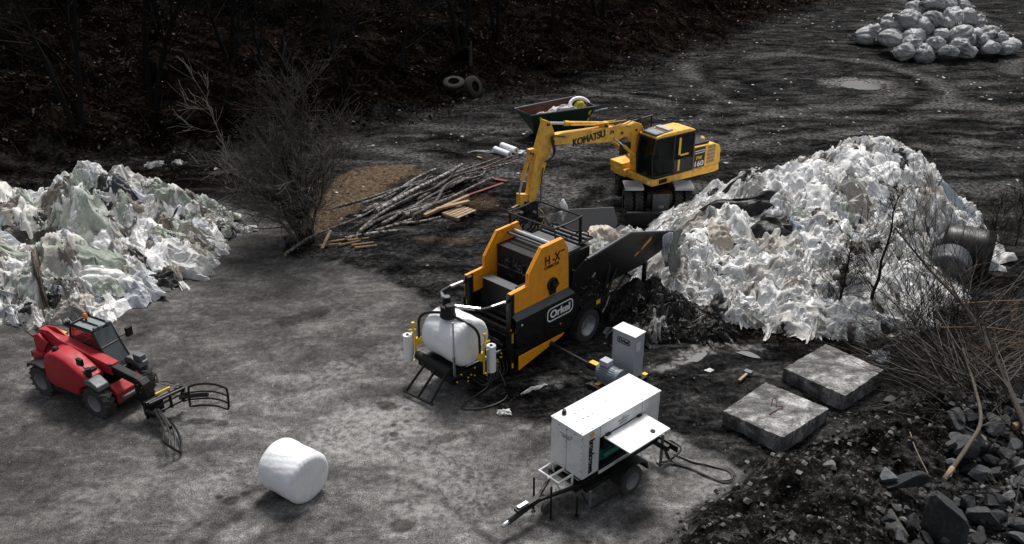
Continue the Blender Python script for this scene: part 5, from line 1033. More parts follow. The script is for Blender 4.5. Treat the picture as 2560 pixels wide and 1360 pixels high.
# ------------------------------------------------ excavator
def excavator():
    ox, oy, A = 5.01, 30.17, 35
    root = thing('wheeled_excavator', 'yellow wheeled excavator standing behind the hopper with its boom swung left', 'excavator', (ox, oy, 0), A)
    Yl = M['yellow']; B = M['black']; D = M['blackdull']
    # undercarriage in world axes -> local
    X = (Matrix.Translation((ox, oy, 0)) @ Matrix.Rotation(R(A), 4, 'Z')).inverted()
    uc = MB(X).box(4.85, 5.75, 29.9, 33.2, .55, .95).cyl((5.45, 31.7, .9), (5.45, 31.7, 1.1), .55, 28).box(4.35, 6.3, 30.1, 30.5, .42, .62).box(4.35, 6.3, 32.7, 33.1, .42, .62).build('undercarriage', B, root)
    MB(X).box(5.02, 5.62, 29.72, 29.8, .35, 1.02).build('tool_cover', M['darkgrey'], root, bev=.01)
    MB(X).box(5.13, 5.16, 29.70, 29.72, .92, .98).box(5.48, 5.51, 29.70, 29.72, .92, .98).build('latches', B, root)
    for k in range(4): MB(X).box(5.24 + .05 * k, 5.26 + .05 * k, 29.70, 29.72, .50, .62).build('rung', M['silver'], root)
    bd = MB(X).box(4.05, 6.5, 29.27, 29.33, .05, .48).box(4.05, 6.5, 29.2, 29.34, .48, .53).box(4.8, 4.95, 29.33, 29.9, .3, .45).box(5.7, 5.85, 29.33, 29.9, .3, .45).build('dozer_blade', D, root)
    for x0, x1 in ((4.06, 4.72), (5.86, 6.52)):
        for yy in (30.35, 32.9):
            Xw = X @ Matrix.Rotation(R(90), 4, 'Z')      # axle along world x
            for xa in (x0 + .15, x1 - .15):
                wheel(root, (yy, -xa, .50), .5, .29, .27, -1 if xa < 5 else 1, M['zinc'], lug=22, xf=Xw)
        fp = MB(X).box(x0 - .02, x1 + .0, 30.0, 30.75, 1.14, 1.18)
        for k in range(9): fp.box(x0, x1 - .02, 30.02 + k * .08, 30.04 + k * .08, 1.18, 1.195)
        fp.box(x0 - .02, x1, 29.98, 30.0, 1.08, 1.17).build('step_plate', M['zinc'], root)
    # house deck
    MB().prism([(0, 1.14), (0, 1.38), (2.2, 1.38), (3.42, 1.38), (3.46, 1.12), (3.2, 1.08)], 0, 2.25).prism([(-.02, 1.2), (-.02, 1.42), (.1, 1.42), (.1, 1.2)], 0, .85).build('deck', Yl, root, bev=.02)
    MB().box(.35, .75, -.008, 0, 1.18, 1.34).build('vent', D, root)
    for y in (.06, 1.72): MB().box(-.05, -.02, y, y + .12, 1.2, 1.34).build('headlight', M['ledwhite'], root)
    # cab: pillars, roof, glass
    P_ = [(.05, 1.42), (-.02, 2.15), (.12, 2.88), (.35, 2.98), (1.85, 2.98), (2.02, 2.85), (2.05, 1.42)]
    cf = MB(); z0, z1 = 1.42, 2.92; ya, yb = .01, .86
    for y in (ya + .03, yb - .03):
        cf.tube([(.04, y, z0), (-.03, y, 2.15), (.10, y, z1)], .035, 6).tube([(.10, y, z1 - .03), (2.0, y, z1 - .03)], .045, 6).tube([(2.0, y, z0), (2.0, y, z1)], .06, 6).tube([(1.02, y, z0), (1.02, y, z1)], .04, 6).tube([(.04, y, z0 + .02), (2.0, y, z0 + .02)], .045, 6)
    cf.tube([(.10, ya, z1 - .03), (.10, yb, z1 - .03)], .04, 6).tube([(.04, ya, z0 + .02), (.04, yb, z0 + .02)], .04, 6).box(1.05, 2.0, ya - .005, ya + .03, 1.44, 1.95).box(1.96, 2.05, ya, yb, 1.42, 2.9).box(.1, 2.0, yb - .03, yb, 1.42, 1.9)
    cab = cf.build('cab', B, root, bev=.004)
    MB().add([(.03, ya, 1.46), (.03, yb, 1.46), (-.03, yb, 2.15), (-.03, ya, 2.15), (.10, ya, 2.86), (.10, yb, 2.86)], [(0, 1, 2, 3), (3, 2, 5, 4)]).build('windscreen', M['glass'], cab)
    MB().box(.08, .98, ya + .015, ya + .02, 1.46, 2.86).build('door_glass', M['glass'], cab); MB().box(1.06, 1.95, ya + .015, ya + .02, 1.96, 2.86).build('side_window', M['glass'], cab); MB().box(.1, 1.95, yb - .02, yb - .015, 1.9, 2.86).build('side_window', M['glass'], cab)
    MB().box(1.24, 1.34, ya - .012, ya - .006, 1.50, 1.92).box(1.24, 1.34, ya - .006, ya, 2.1, 2.75).box(1.34, 1.75, ya - .012, ya - .007, 2.05, 2.12).build('yellow_bars', M['yellow_bright'], cab)
    rf = MB().prism([(.05, 2.90), (.12, 2.98), (.5, 3.03), (1.7, 3.03), (1.98, 2.96), (2.02, 2.90)], ya - .03, yb + .03).build('cab_roof', Yl, cab, bev=.03)
    MB().box(.10, .70, .06, .82, 3.0, 3.036).build('roof_hatch', M['black'], rf); MB().box(.17, .60, .14, .74, 3.036, 3.042).build('hatch_glass', M['glass2'], rf); MB().box(.02, .1, ya - .02, yb, 2.84, 2.93).build('visor', B, rf)
    MB().box(.75, 1.0, .12, .80, 3.03, 3.10).build('roof_lightbar', M['lightgrey'], rf, bev=.02)
    MB().box(.75, 1.25, .25, .7, 1.45, 1.85).box(1.15, 1.3, .25, .7, 1.8, 2.45).box(1.15, 1.28, .35, .6, 2.45, 2.65).box(.3, .5, .35, .6, 1.45, 2.1).build('seat', M['seat'], cab, bev=.03)
    # engine hood, tail
    MB().prism([(2.06, 1.38), (2.06, 2.25), (3.1, 2.22), (3.36, 2.12), (3.46, 1.9), (3.46, 1.38)], .0, 2.25).build('engine_cover', Yl, root, bev=.03)
    MB().box(2.07, 2.62, -.008, 0, 1.42, 2.20).build('decal_panel', B, root)
    q = MB()
    for k in range(5): q.box(2.74, 3.14, -.01, 0, 1.50 + k * .14, 1.61 + k * .14)
    q.build('louvres', M['wood'], root); q = MB()
    q.box(2.09, 2.6, -.012, -.008, 2.06, 2.09).box(2.09, 2.6, -.012, -.008, 1.98, 2.005).build('decal_stripe', M['letters'], root)
    text('lettering', 'PW', M['yellow_bright'], root, (2.32, -.010, 1.80), (R(90), 0, 0), .30, .14, off=.02)
    text('lettering', '160', M['letters'], root, (2.34, -.010, 1.58), (R(90), 0, 0), .44, .20, off=.03)
    q = MB().box(1.95, 3.0, .95, 2.1, 2.25, 2.52).box(2.1, 2.9, .1, .85, 2.25, 2.32)
    for k in range(8): q.box(2.0 + k * .12, 2.06 + k * .12, 1.0, 2.05, 2.52, 2.56)
    q.build('engine_grille', D, root, bev=.01); MB().lathe([(0, .09), (.08, .09), (.12, .05)], (3.05, .6, 2.2), (0, 0, 1), 14).build('filler_cap', Yl, root); MB().cyl((3.1, 1.3, 2.2), (3.1, 1.3, 2.5), .03, 10).lathe([(0, .06), (.08, .06)], (3.1, 1.3, 2.48), (0, 0, 1), 10).build('exhaust', B, root)
    # right platform, rails
    MB().box(-.1, .8, 1.5, 2.2, 1.38, 1.62).box(-.12, .2, 1.3, 1.95, 1.15, 1.42).build('tool_box', Yl, root, bev=.03)
    rl = MB()
    for x in (.75, 1.45, 1.85): rl.tube([(x, 2.15, 1.4), (x, 2.15, 2.96)], .03, 6)
    rl.tube([(.45, 2.15, 2.3), (.85, 2.15, 2.92), (1.9, 2.15, 2.97)], .032, 6).build('guard_rail', B, root)
    # boom foot, boom, stick, cylinders: plane y = 1.2
    yc = 1.2
    def pl(poly, h, name, mat=Yl, par=root, bev=.015): return MB().prism(poly, yc - h, yc + h).build(name, mat, par, bev=bev)
    pl([(.15, 1.42), (.75, 1.42), (.72, 2.2), (.52, 2.85), (.30, 3.18), (.0, 3.28), (-.42, 3.2), (-.42, 2.84), (-.10, 2.75), (.08, 2.3)], .17, 'boom_base')
    pl([(-.35, 2.86), (-.30, 3.22), (-.72, 3.28), (-2.2, 3.36), (-3.3, 3.44), (-3.72, 3.42), (-3.80, 3.25), (-3.66, 3.10), (-3.2, 3.05), (-2.0, 2.86), (-.9, 2.72)], .15, 'boom')
    pl([(-4.0, 4.02), (-3.78, 3.92), (-3.60, 3.5), (-3.66, 3.1), (-3.85, 2.75), (-4.36, 1.28), (-4.62, 1.22), (-4.66, 1.5), (-4.45, 2.6), (-4.32, 3.1), (-4.15, 3.6)], .12, 'stick')
    cyb = MB().cyl((-3.0, yc, 3.72), (-1.35, yc, 3.43), .075, 16).cyl((-3.12, yc, 3.74), (-2.95, yc, 3.71), .09, 16).tube([(-2.9, yc - .12, 3.66), (-2.0, yc - .12, 3.52), (-.4, yc - .1, 3.42)], .02, 6).tube([(-2.9, yc + .12, 3.66), (-2.0, yc + .12, 3.50), (-.4, yc + .1, 3.4)], .02, 6).box(-1.5, -1.2, yc - .1, yc + .1, 3.25, 3.48).build('stick_cylinder', Yl, root)
    MB().cyl((-3.88, yc, 3.88), (-3.05, yc, 3.73), .045, 14).build('piston_rod', M['silver'], cyb)
    c2_ = MB().cyl((-4.55, yc, 3.0), (-4.86, yc, 2.05), .07, 14).box(-4.62, -4.4, yc - .08, yc + .08, 2.9, 3.1).build('bucket_cylinder', Yl, root); MB().cyl((-4.86, yc, 2.05), (-4.98, yc, 1.6), .04, 12).build('piston_rod', M['silver'], c2_)
    MB().prism([(-5.05, 1.62), (-4.5, 1.5), (-4.35, 1.3), (-4.5, 1.2), (-5.0, 1.38)], yc - .1, yc + .1).cyl((-4.6, yc - .16, 1.32), (-4.6, yc + .16, 1.32), .07, 12).box(-5.02, -4.85, yc - .12, yc + .12, 1.2, 1.5).build('link', Yl, root, bev=.01)
    for s_ in (-1, 1):
        k = MB().cyl((.3, yc + s_ * .28, 1.75), (-.6, yc + s_ * .28, 2.55), .065, 14).build('boom_cylinder', Yl, root); MB().cyl((-.6, yc + s_ * .28, 2.55), (-1.0, yc + s_ * .2, 2.88), .04, 12).build('piston_rod', M['silver'], k)
    hs2 = MB()
    for k in range(6):
        y = yc - .16 + .065 * k; hs2.tube(smooth_path([(-1.0, y, 3.36), (-.4 + .1 * rnd.random(), y, 3.38 + .12 * rnd.random()), (.2, y + rnd.uniform(-.1, .1), 3.38 + .1 * rnd.random()), (.6 + .1 * rnd.random(), y, 3.0), (.78, y, 2.2)], 6), .022, 6)
    for k in range(3): y = yc - .2 + .05 * k; hs2.tube(smooth_path([(-3.2, y, 3.32), (-3.75, y - .05, 3.42), (-3.72, y - .12, 2.9 - .05 * k), (-4.05, y - .08, 2.6)], 6), .02, 6)
    hs2.tube(smooth_path([(-4.1, yc - .16, 2.4), (-4.2, yc - .18, 1.8), (-4.2, yc - .15, 1.2), (-4.45, yc, .9)], 6), .022, 6)
    for k in range(4): hs2.box(-.7 + .13 * k, -.62 + .13 * k, yc - .24, yc - .16, 2.2, 2.62)
    hs2.build('hydraulic_hoses', M['hose'], root)
    pn = MB()
    for x, z in ((-3.68, 3.24), (-.62, 3.0), (-3.9, 3.86), (.05, 3.0), (-1.35, 3.38), (-4.55, 2.98)): pn.cyl((x, yc - .19, z), (x, yc + .19, z), .05, 12)
    pn.build('pivot_pins', M['rust'], root)
    text('lettering', 'KOMATSU', M['ink'], root, (-2.12, yc - .153, 3.08), (R(90), R(-4), 0), 1.42, .25, off=.055)
    MB().prism([(-1.2, 3.03), (-1.12, 3.17), (-1.02, 3.17), (-.96, 3.05), (-1.02, 3.05), (-1.07, 3.12), (-1.12, 3.05)], yc - .156, yc - .15).build('emblem', M['ink'], root)
    # grapple
    g = MB().box(-4.85, -4.35, yc - .16, yc + .16, .95, 1.28).cyl((-4.6, yc, .8), (-4.6, yc, 1.0), .17, 16).box(-4.85, -4.35, yc - .24, yc + .24, .62, .82)
    for s_ in (-1, 1):
        for yy in (-.28, -.09, .1, .28):
            g.tube(smooth_path([(-4.6 + s_ * .15, yc + yy, .72), (-4.6 + s_ * .42, yc + yy, .52), (-4.6 + s_ * .40, yc + yy, .2), (-4.6 + s_ * .12, yc + yy, .0)], 4), [.045] * 12 + [.02], 5)
        g.cyl((-4.6 + s_ * .1, yc - .2, .85), (-4.6 + s_ * .36, yc - .2, .5), .035, 8)
    g.build('grapple', D, root)
    MB().tube(smooth_path([(-4.3, yc - .2, 1.0), (-4.15, yc - .3, .75), (-4.25, yc - .32, .4), (-4.45, yc - .25, .35)], 5), .012, 6).build('hose_sleeve', M['yellow_bright'], root)
excavator()

# ------------------------------------------------ telehandler
def telehandler():
    root = thing('telehandler', 'red telehandler with a black bale clamp lowered in front', 'telehandler', (-11.71, 18.6, 0), -29)
    Rd = M['red']; B = M['black']; D = M['blackdull']        # x forward, y = left (away), near side y = 0
    for x, y, s_ in ((.12, .16, -1), (2.09, .16, -1), (.12, 1.36, 1), (2.09, 1.36, 1)): wheel(root, (x, y, .39), .40, .30, .21, s_, M['rimgrey'], lug=16)
    MB().box(-.3, 2.5, .36, 1.16, .26, .58).box(-.1, .3, .3, 1.2, .3, .5).box(1.9, 2.3, .3, 1.2, .3, .5).build('chassis', D, root, bev=.02)
    # red engine hood on the near side
    prof = [(.38, .52), (.36, .95), (.46, 1.22), (.66, 1.38), (.9, 1.42), (1.3, 1.34), (1.75, 1.14), (2.0, 1.02), (1.98, .82), (1.72, .70), (1.55, .42), (.62, .42)]
    hd = MB(); n = len(prof); ys = [(.02, .90), (.06, .97), (.2, 1.0), (.42, 1.0), (.50, .97)]; cx = 1.15; cz = .8; vs = []
    for y, k in ys: vs += [(cx + (p[0] - cx) * k, y, cz + (p[1] - cz) * k) for p in prof]
    fs = [(j * n + i, j * n + (i + 1) % n, (j + 1) * n + (i + 1) % n, (j + 1) * n + i) for j in range(len(ys) - 1) for i in range(n)] + [tuple(range(n)), tuple(range(len(ys) * n - 1, (len(ys) - 1) * n - 1, -1))]
    hd.add(vs, fs); hood = hd.build('engine_hood', Rd, root, bev=.02, ang=50)
    MB().lathe([(0, .085), (.05, .08), (.08, .05), (.085, 0)], (.78, .2, 1.40), (0, 0, 1), 20).build('air_intake_cap', B, hood)
    MB().prism([(1.50, .70), (1.72, .98), (1.62, 1.02), (1.36, 1.0)], .035, .045).box(1.62, 1.9, .12, .42, 1.085, 1.13).build('hood_vent', D, hood)
    MB().prism([(.75, 1.02), (1.0, .98), (1.02, 1.0), (.82, 1.05)], .038, .045).build('hood_flash', M['grey'], hood)
    MB().box(.5, 1.7, .05, .5, .28, .45).build('side_step', D, root, bev=.02)
    MB().cyl((1.93, .16, .95), (1.93, .16, 1.24), .07, 16).build('exhaust', B, root)
    MB().tube([(1.85, .2, 1.1), (1.8, .1, 1.34)], .015, 6).box(1.70, 1.88, .06, .14, 1.32, 1.50).build('mirror', B, root, bev=.015)
    MB().prism([(1.86, .86), (1.9, 1.0), (2.1, 1.02), (2.34, .9), (2.36, .78), (2.1, .84)], .02, .34).build('front_mudguard', M['grey'], root, bev=.02)
    MB().prism([(1.86, .86), (1.9, 1.0), (2.1, 1.02), (2.34, .9), (2.36, .78), (2.1, .84)], 1.2, 1.5).box(2.15, 2.42, 1.22, 1.4, .98, 1.14).build('front_mudguard', M['grey'], root, bev=.02)
    MB().prism([(-.3, .68), (-.22, .84), (.1, .90), (.4, .86), (.42, .8), (.1, .84), (-.2, .78)], .0, .34).build('rear_mudguard', D, root, bev=.01)
    MB().prism([(2.3, .3), (2.5, .3), (2.55, .6), (2.3, .78)], .36, 1.16).build('front_plate', Rd, root, bev=.02)
    MB().box(2.36, 2.62, .45, 1.1, .42, .5).build('bumper_plate', M['grey'], root, bev=.01)
    MB().box(-.42, -.05, .3, 1.25, .5, .95).prism([(-.42, .95), (-.1, .95), (.1, 1.25), (-.2, 1.45), (-.42, 1.35)], .42, .50).prism([(-.42, .95), (-.1, .95), (.1, 1.25), (-.2, 1.45), (-.42, 1.35)], .78, .86).build('rear_tower', Rd, root, bev=.02)
    MB().box(-.55, -.42, .35, .6, .75, .9).box(-.5, -.4, .62, 1.1, .6, 1.2).tube([(-.45, .5, 1.2), (-.5, .3, 1.55)], .012, 6).build('rear_parts', D, root, bev=.01)
    # boom
    d = Vector((1, 0, -.115)); o = Vector((-.32, .66, 1.36))
    def bx(a, b, h, w_, m, dz=0):
        q = MB()
        for s_ in (a, b):
            c = o + d * s_ + Vector((0, 0, dz)); q.v += [c + Vector((0, sy * w_, sz * h)) for sy, sz in ((-1, -1), (1, -1), (1, 1), (-1, 1))]
        q.f += [(0, 1, 2, 3), (7, 6, 5, 4), (0, 4, 5, 1), (1, 5, 6, 2), (2, 6, 7, 3), (3, 7, 4, 0)]; return q.build('boom' if m is Rd else 'inner_boom', m, root, bev=.015)
    bm = bx(0, 2.55, .14, .13, Rd); bx(2.5, 3.45, .10, .095, B); MB().box(2.18, 2.26, .50, .56, 1.2, 1.24).build('bolt', B, bm)
    MB().prism([(-.3, 1.5), (.1, 1.56), (.45, 1.42), (.1, 1.42)], .54, .58).prism([(-.3, 1.5), (.1, 1.56), (.45, 1.42), (.1, 1.42)], .74, .78).build('boom_ears', Rd, bm)
    MB().box(.0, .25, .86, .92, 1.30, 1.38).build('rear_marker', M['yellow_bright'], root)
    MB().cyl((.1, .66, 1.16), (1.1, .66, 1.0), .05, 12).build('lift_cylinder', B, root)
    bh = MB().prism([(2.98, 1.02), (3.15, 1.08), (3.28, .98), (3.42, .5), (3.45, .2), (3.2, .16), (3.05, .45), (2.96, .75)], .54, .78).box(3.2, 3.42, .48, .84, .15, .5).build('boom_head', B, root, bev=.01)
    qb = MB()
    for z, x in ((.95, 3.1), (.75, 3.15), (.9, 3.24)): qb.cyl((x, .53, z), (x, .54, z), .02, 8)
    qb.build('bolts', M['silver'], bh)
    # cab
    y0, y1 = .80, 1.34; zr = 1.72; cf = MB()
    prc = [(.48, .62), (.50, 1.3), (.62, zr), (1.42, zr + .02), (1.62, 1.35), (1.98, .82), (1.98, .62)]
    for y in (y0, y1): cf.tube([(p[0], y, p[1]) for p in prc], .028, 6, closed=True)
    for p in prc[1:6]: cf.tube([(p[0], y0, p[1]), (p[0], y1, p[1])], .026, 6)
    cf.box(.5, 1.95, y0, y1, .55, .72); cf.box(.48, .55, y0, y1, .6, 1.1)
    cab = cf.build('cab', B, root)
    MB().add([(1.63, y0, 1.35), (1.63, y1, 1.35), (1.99, y1, .82), (1.99, y0, .82), (1.44, y0, zr + .02), (1.44, y1, zr + .02)], [(0, 1, 2, 3), (4, 5, 1, 0)]).build('windscreen', M['glass3'], cab)
    for y in (y0 - .005, y1 + .005): MB().add([(p[0], y, p[1]) for p in ((.52, .75), (.52, 1.3), (.64, zr - .02), (1.41, zr), (1.6, 1.35), (1.95, .83), (1.95, .75))], [tuple(range(7))]).build('side_glass', M['glass'], cab)
    MB().box(.62, 1.42, y0, y1, zr, zr + .02).build('roof_glass', M['glass2'], cab)
    rf = MB(); 
    for y in (y0 + .02, y1 - .02, (y0 + y1) / 2): rf.tube([(.64, y, zr + .04), (1.42, y, zr + .05)], .018, 6)
    for x in (.64, 1.42): rf.tube([(x, y0 - .02, zr + .05), (x, y1 + .02, zr + .05)], .026, 6)
    rf.build('roof_guard', B, cab)
    for x, y in ((1.46, y0 + .08), (1.46, y1 - .1), (.6, y0 - .02), (1.48, y0 + .2), (.62, y1 - .05)): MB().box(x - .04, x + .04, y - .05, y + .05, zr + .05, zr + .14).build('work_lamp', B if x < 1 else M['grey'], cab, bev=.01)
    MB().lathe([(0, .055), (.09, .055), (.13, .03), (.14, 0)], (.78, 1.14, zr + .09), (0, 0, 1), 16).build('beacon', M['amber'], cab); MB().cyl((.78, 1.14, zr), (.78, 1.14, zr + .09), .03, 10).build('beacon_stem', B, cab)
    MB().box(.85, 1.25, .9, 1.25, .72, .95).box(.8, .92, .9, 1.25, .95, 1.35).build('seat', M['seat'], cab, bev=.03)
    MB().tube([(1.45, 1.07, .72), (1.55, 1.07, 1.0)], .02, 6).tube([(1.55 + .12 * math.cos(a) * .5, 1.07 + .14 * math.sin(a), 1.0 + .12 * math.cos(a) * .7) for a in np.linspace(0, 6.28, 14)[:-1]], .014, 6, closed=True).build('steering_wheel', B, cab)
    MB().tube([(1.6, y1, 1.4), (1.72, y1 + .16, 1.45), (1.75, y1 + .2, 1.5)], .014, 6).box(1.70, 1.78, y1 + .13, y1 + .30, 1.38, 1.62).build('mirror', B, root, bev=.015)
    # bale clamp
    cl = MB(); a0 = Vector((3.42, .40, .42)); a1 = Vector((3.66, 1.28, .46))
    for dz in (-.18, .0, .2): cl.tube([a0 + Vector((.04, 0, dz)), a1 + Vector((.0, 0, dz))], .032, 6)
    for t in (.0, .33, .66, 1): cl.tube([a0.lerp(a1, t) + Vector((0, 0, -.24)), a0.lerp(a1, t) + Vector((0, 0, .24))], .035, 4)
    cl.box(3.3, 3.5, .5, .84, .15, .62).tube([a0 + Vector((.1, .04, .18)), a1 + Vector((.1, 0, .18))], .045, 8)
    cp = cl.build('bale_clamp', B, root); MB().cyl(a0 + Vector((.03, .3, .28)), a0 + Vector((.12, .66, .30)), .03, 8).build('yellow_cylinder', M['yellow_bright'], cp)
    MB().cyl(a0 + Vector((.14, .7, .30)), a1 + Vector((.02, -.06, .30)), .02, 8).build('piston_rod', M['silver'], cp)
    def arm(p0, p1, up, bow, name='clamp_arm'):
        p0 = Vector(p0); p1 = Vector(p1); up = Vector(up); bow = Vector(bow); q = MB()
        def pt(t, s_): return p0.lerp(p1, t) + up * s_ + bow * math.sin(math.pi * (.1 + .8 * t))
        path = [pt(0, -1), pt(.3, -1.0), pt(.65, -1.0), pt(.93, -1), pt(1, -.8), pt(1.02, 0), pt(1, .8), pt(.93, 1), pt(.6, 1.0), pt(.3, 1), pt(.06, .9), pt(0, .6)]
        sp = smooth_path(path + [path[0]], 4)[:-1]; q.tube(sp, .028, 8, closed=True)
        for s_ in (-.36, .3): q.tube([pt(t, s_) for t in np.linspace(-.12, 1, 9)], .022, 6)
        q.tube([pt(t, -.03) for t in np.linspace(-.2, .42, 6)], .055, 6); return q.build(name, B, cp)
    arm((3.98, 1.16, .52), (4.86, 1.52, .50), (-.02, .04, .27), (.02, .12, .06)); arm((3.80, .44, .40), (4.86, -.22, .30), (-.10, -.12, .20), (.12, .08, 0))
    MB().tube([a1 + Vector((0, 0, .1)), (3.96, 1.16, .54)], .05, 6).build('arm_pivot', B, cp); MB().tube([a0 + Vector((0, 0, 0)), (3.8, .43, .4)], .05, 6).build('arm_pivot', B, cp)
    h = MB().tube(smooth_path([(2.75, .8, .9), (3.0, 1.1, .95), (3.2, 1.05, .75), (3.5, 1.15, .7), (3.75, 1.3, .68)], 6), .016, 6).tube([(2.7, .8, .7), (3.3, 1.2, .72), (3.8, 1.28, .66)], .015, 6).build('hoses', M['hose'], root)
telehandler()

# ------------------------------------------------ open steel bin
def steel_bin():
    x0, y0 = 1.0, 39.5; root = thing('steel_bin', 'dark green open steel bin with rusty inside behind the excavator boom', 'bin', (x0, y0, 0), 0)
    L = 2.8; W4 = [(1.1, 39.75, .05), (3.35, 40.75, .05), (2.95, 41.3, .05), (1.0, 40.4, .05), (.85, 39.05, 1.24), (3.85, 40.35, 1.30), (3.05, 41.85, 1.38), (.12, 40.0, 1.30)]
    o_ = [(p[0] - x0, p[1] - y0, p[2]) for p in W4]; c_ = [sum(p[k] for p in o_) / 8 for k in (0, 1)]
    i_ = [(p[0] + (c_[0] - p[0]) * .05, p[1] + (c_[1] - p[1]) * .08, p[2] + (.03 if j < 4 else 0)) for j, p in enumerate(o_)]
    MB().add(o_, [(0, 1, 2, 3), (0, 1, 5, 4), (1, 2, 6, 5), (2, 3, 7, 6), (3, 0, 4, 7)]).build('bin_shell', M['green'], root)
    MB().add(i_, [(0, 1, 2, 3), (0, 1, 5, 4), (1, 2, 6, 5), (2, 3, 7, 6), (3, 0, 4, 7)]).build('bin_lining', M['rust'], root)
    r = MB().tube([Vector(o_[4 + k]) for k in range(4)], .035, 6, closed=True).build('rim', M['grey'], root)
    A_, B_, C_, D_ = (Vector(o_[k]) for k in (0, 1, 5, 4))
    for t0 in (.12, .93):
        for j in range(3):
            def q(u, v): return A_.lerp(B_, u).lerp(D_.lerp(C_, u), v) + Vector((.01, -.025, 0))
            u0 = t0 + .018 * j; v0 = .86 - .17 * j
            MB().add([q(u0, v0), q(u0 + .035, v0), q(u0 + .035, v0 - .16), q(u0, v0 - .16)], [(0, 1, 2, 3)]).build('reflector', M['redmark'] if j == 1 else M['hiviz'], root)
    MB().tube([(2.85, .75, 1.1), (3.1, .7, 1.2), (3.4, .9, 1.2)], .03, 6).build('lifting_hook', M['lightgrey'], root)
steel_bin()
bf = lambda x, y: np.full(np.shape(x), .95)
sheet('film_bundle', 'white crumpled film bundle filling the middle of the steel bin', 'film bundle', 2.35, 40.45, .8, .35, 28, bf, (.62, .61, .60), lift=.0, seed=71, fold=.12, dome=.35)
sheet('film_bundle', 'pale low film along the front wall inside the steel bin', 'film bundle', 1.5, 40.05, .6, .3, 28, bf, (.5, .49, .48), lift=-.1, seed=72, fold=.1, dome=.2)
tr_ = MB().tube([Vector((math.cos(a) * .46, 0, math.sin(a) * .36)) for a in np.linspace(0, 6.283, 25)[:-1]], .09, 8, closed=True).build('hoop', M['film'], None)
tr_.location = (3.15, 40.85, 1.22); tr_.rotation_euler = (R(-40), 0, R(15)); tr_.name = 'white_hoop'; tag(tr_, 'white padded hoop leaning in the right end of the steel bin', 'hoop')
yb_ = sheet('yellow_bag', 'yellow bag inside the white hoop in the steel bin', 'bag', 3.18, 40.8, .32, .26, 28, lambda x, y: np.full(np.shape(x), 1.12), (.50, .42, .03), lift=0, seed=73, fold=.05, dome=.3)

# ------------------------------------------------ concrete slabs
def slab(name, label, top, h, loc=None):
    c = Vector((sum(p[0] for p in top) / 4, sum(p[1] for p in top) / 4, 0)); import bmesh
    nx, ny = 26, 20; V = []; Fc = []
    def tp(u, v): a = Vector(top[0]).lerp(Vector(top[1]), u); b = Vector(top[3]).lerp(Vector(top[2]), u); return a.lerp(b, v)
    g = [[None] * ny for _ in range(nx)]; lay = []
    for zz in (0, 1):
        for i in range(nx):
            for j in range(ny):
                u, v = i / (nx - 1), j / (ny - 1); p = tp(u, v); e = min(u, 1 - u, v, 1 - v) == 0
                if e: p = p + Vector((rnd.uniform(-1, 1), rnd.uniform(-1, 1), 0)) * .012
                z = p.z - (h if zz else 0) + (rnd.uniform(-.006, .006)) - (.012 if e and not zz else 0); V.append((p.x - c.x, p.y - c.y, z))
    k = nx * ny
    for zz in (0, 1):
        for i in range(nx - 1):
            for j in range(ny - 1): a = zz * k + i * ny + j; Fc.append((a, a + ny, a + ny + 1, a + 1))
    ed = [(i, 0) for i in range(nx)] + [(nx - 1, j) for j in range(1, ny)] + [(i, ny - 1) for i in range(nx - 2, -1, -1)] + [(0, j) for j in range(ny - 2, 0, -1)]
    for q in range(len(ed)):
        a = ed[q][0] * ny + ed[q][1]; b = ed[(q + 1) % len(ed)]; b = b[0] * ny + b[1]; Fc.append((a, b, b + k, a + k))
    m = MB().add(V, Fc); o = m.build(name, M['concrete'], None, ang=30, loc=c); o.rotation_euler = (0, 0, 0); return tag(o, label, 'concrete slab')
slab('concrete_slab', 'thick concrete slab nearer the camera with rusty wire loop on top', [(4.93, 17.3, .40), (6.27, 18.63, .34), (7.42, 17.38, .42), (6.01, 16.2, .46)], .46)
slab('concrete_slab', 'thick concrete slab farther back beside the brush', [(6.85, 19.15, .42), (8.3, 20.38, .40), (9.3, 19.0, .46), (7.95, 17.85, .46)], .46)
tag(MB().tube(smooth_path([(6.1, 17.5, .42), (6.15, 17.6, .55), (6.25, 17.6, .48), (6.2, 17.45, .44), (6.35, 17.4, .44), (6.1, 17.25, .43), (5.95, 17.1, .44)], 5), .012, 5).build('wire_loop', M['rust']), 'rusty bent wire sticking up from the nearer concrete slab', 'wire')
hm = thing('sledgehammer', 'hammer with pale wooden handle lying beside the concrete slabs', 'hammer', (5.9, 19.2, .12), 50)
MB().box(-.3, .12, -.035, .035, 0, .06).build('handle', M['wood'], hm, bev=.01); MB().box(.12, .26, -.1, .1, -.02, .09).build('head', M['grey'], hm, bev=.01)

# ------------------------------------------------ timber
def logmesh(name, label, p0, p1, r, mat='birch', col=(.30, .27, .24), group=None, bendv=.1, cut=True, cat='log'):
    p0 = Vector(p0); p1 = Vector(p1); d = (p1 - p0); n = 9; side = d.cross(Vector((0, 0, 1))).normalized(); T = Tw(); pts = []
    b1, b2 = rnd.gauss(0, bendv), rnd.gauss(0, bendv * .5)
    for i in range(n):
        t = i / (n - 1); pts.append(d * t + side * (math.sin(math.pi * t) * b1 + math.sin(6.28 * t) * b2) + Vector((0, 0, math.sin(math.pi * t) * abs(b2) * .5)))
    T.tube(pts, [r * (1 - .45 * i / (n - 1)) for i in range(n)], col, 8); root = thing(name, label, cat, tuple(p0), 0, group); T.build('bark', root, mat)
    if cut: MB().cyl(pts[0] - d.normalized() * .005, pts[0] + d.normalized() * .02, r * .93, 9).build('cut_end', M['wood'], root)
    return root
rnd.seed(77)
GL = 'felled thin trunks in the timber pile'
def gp(x, y, dz=0): return (x, y, Z(x, y) + dz)
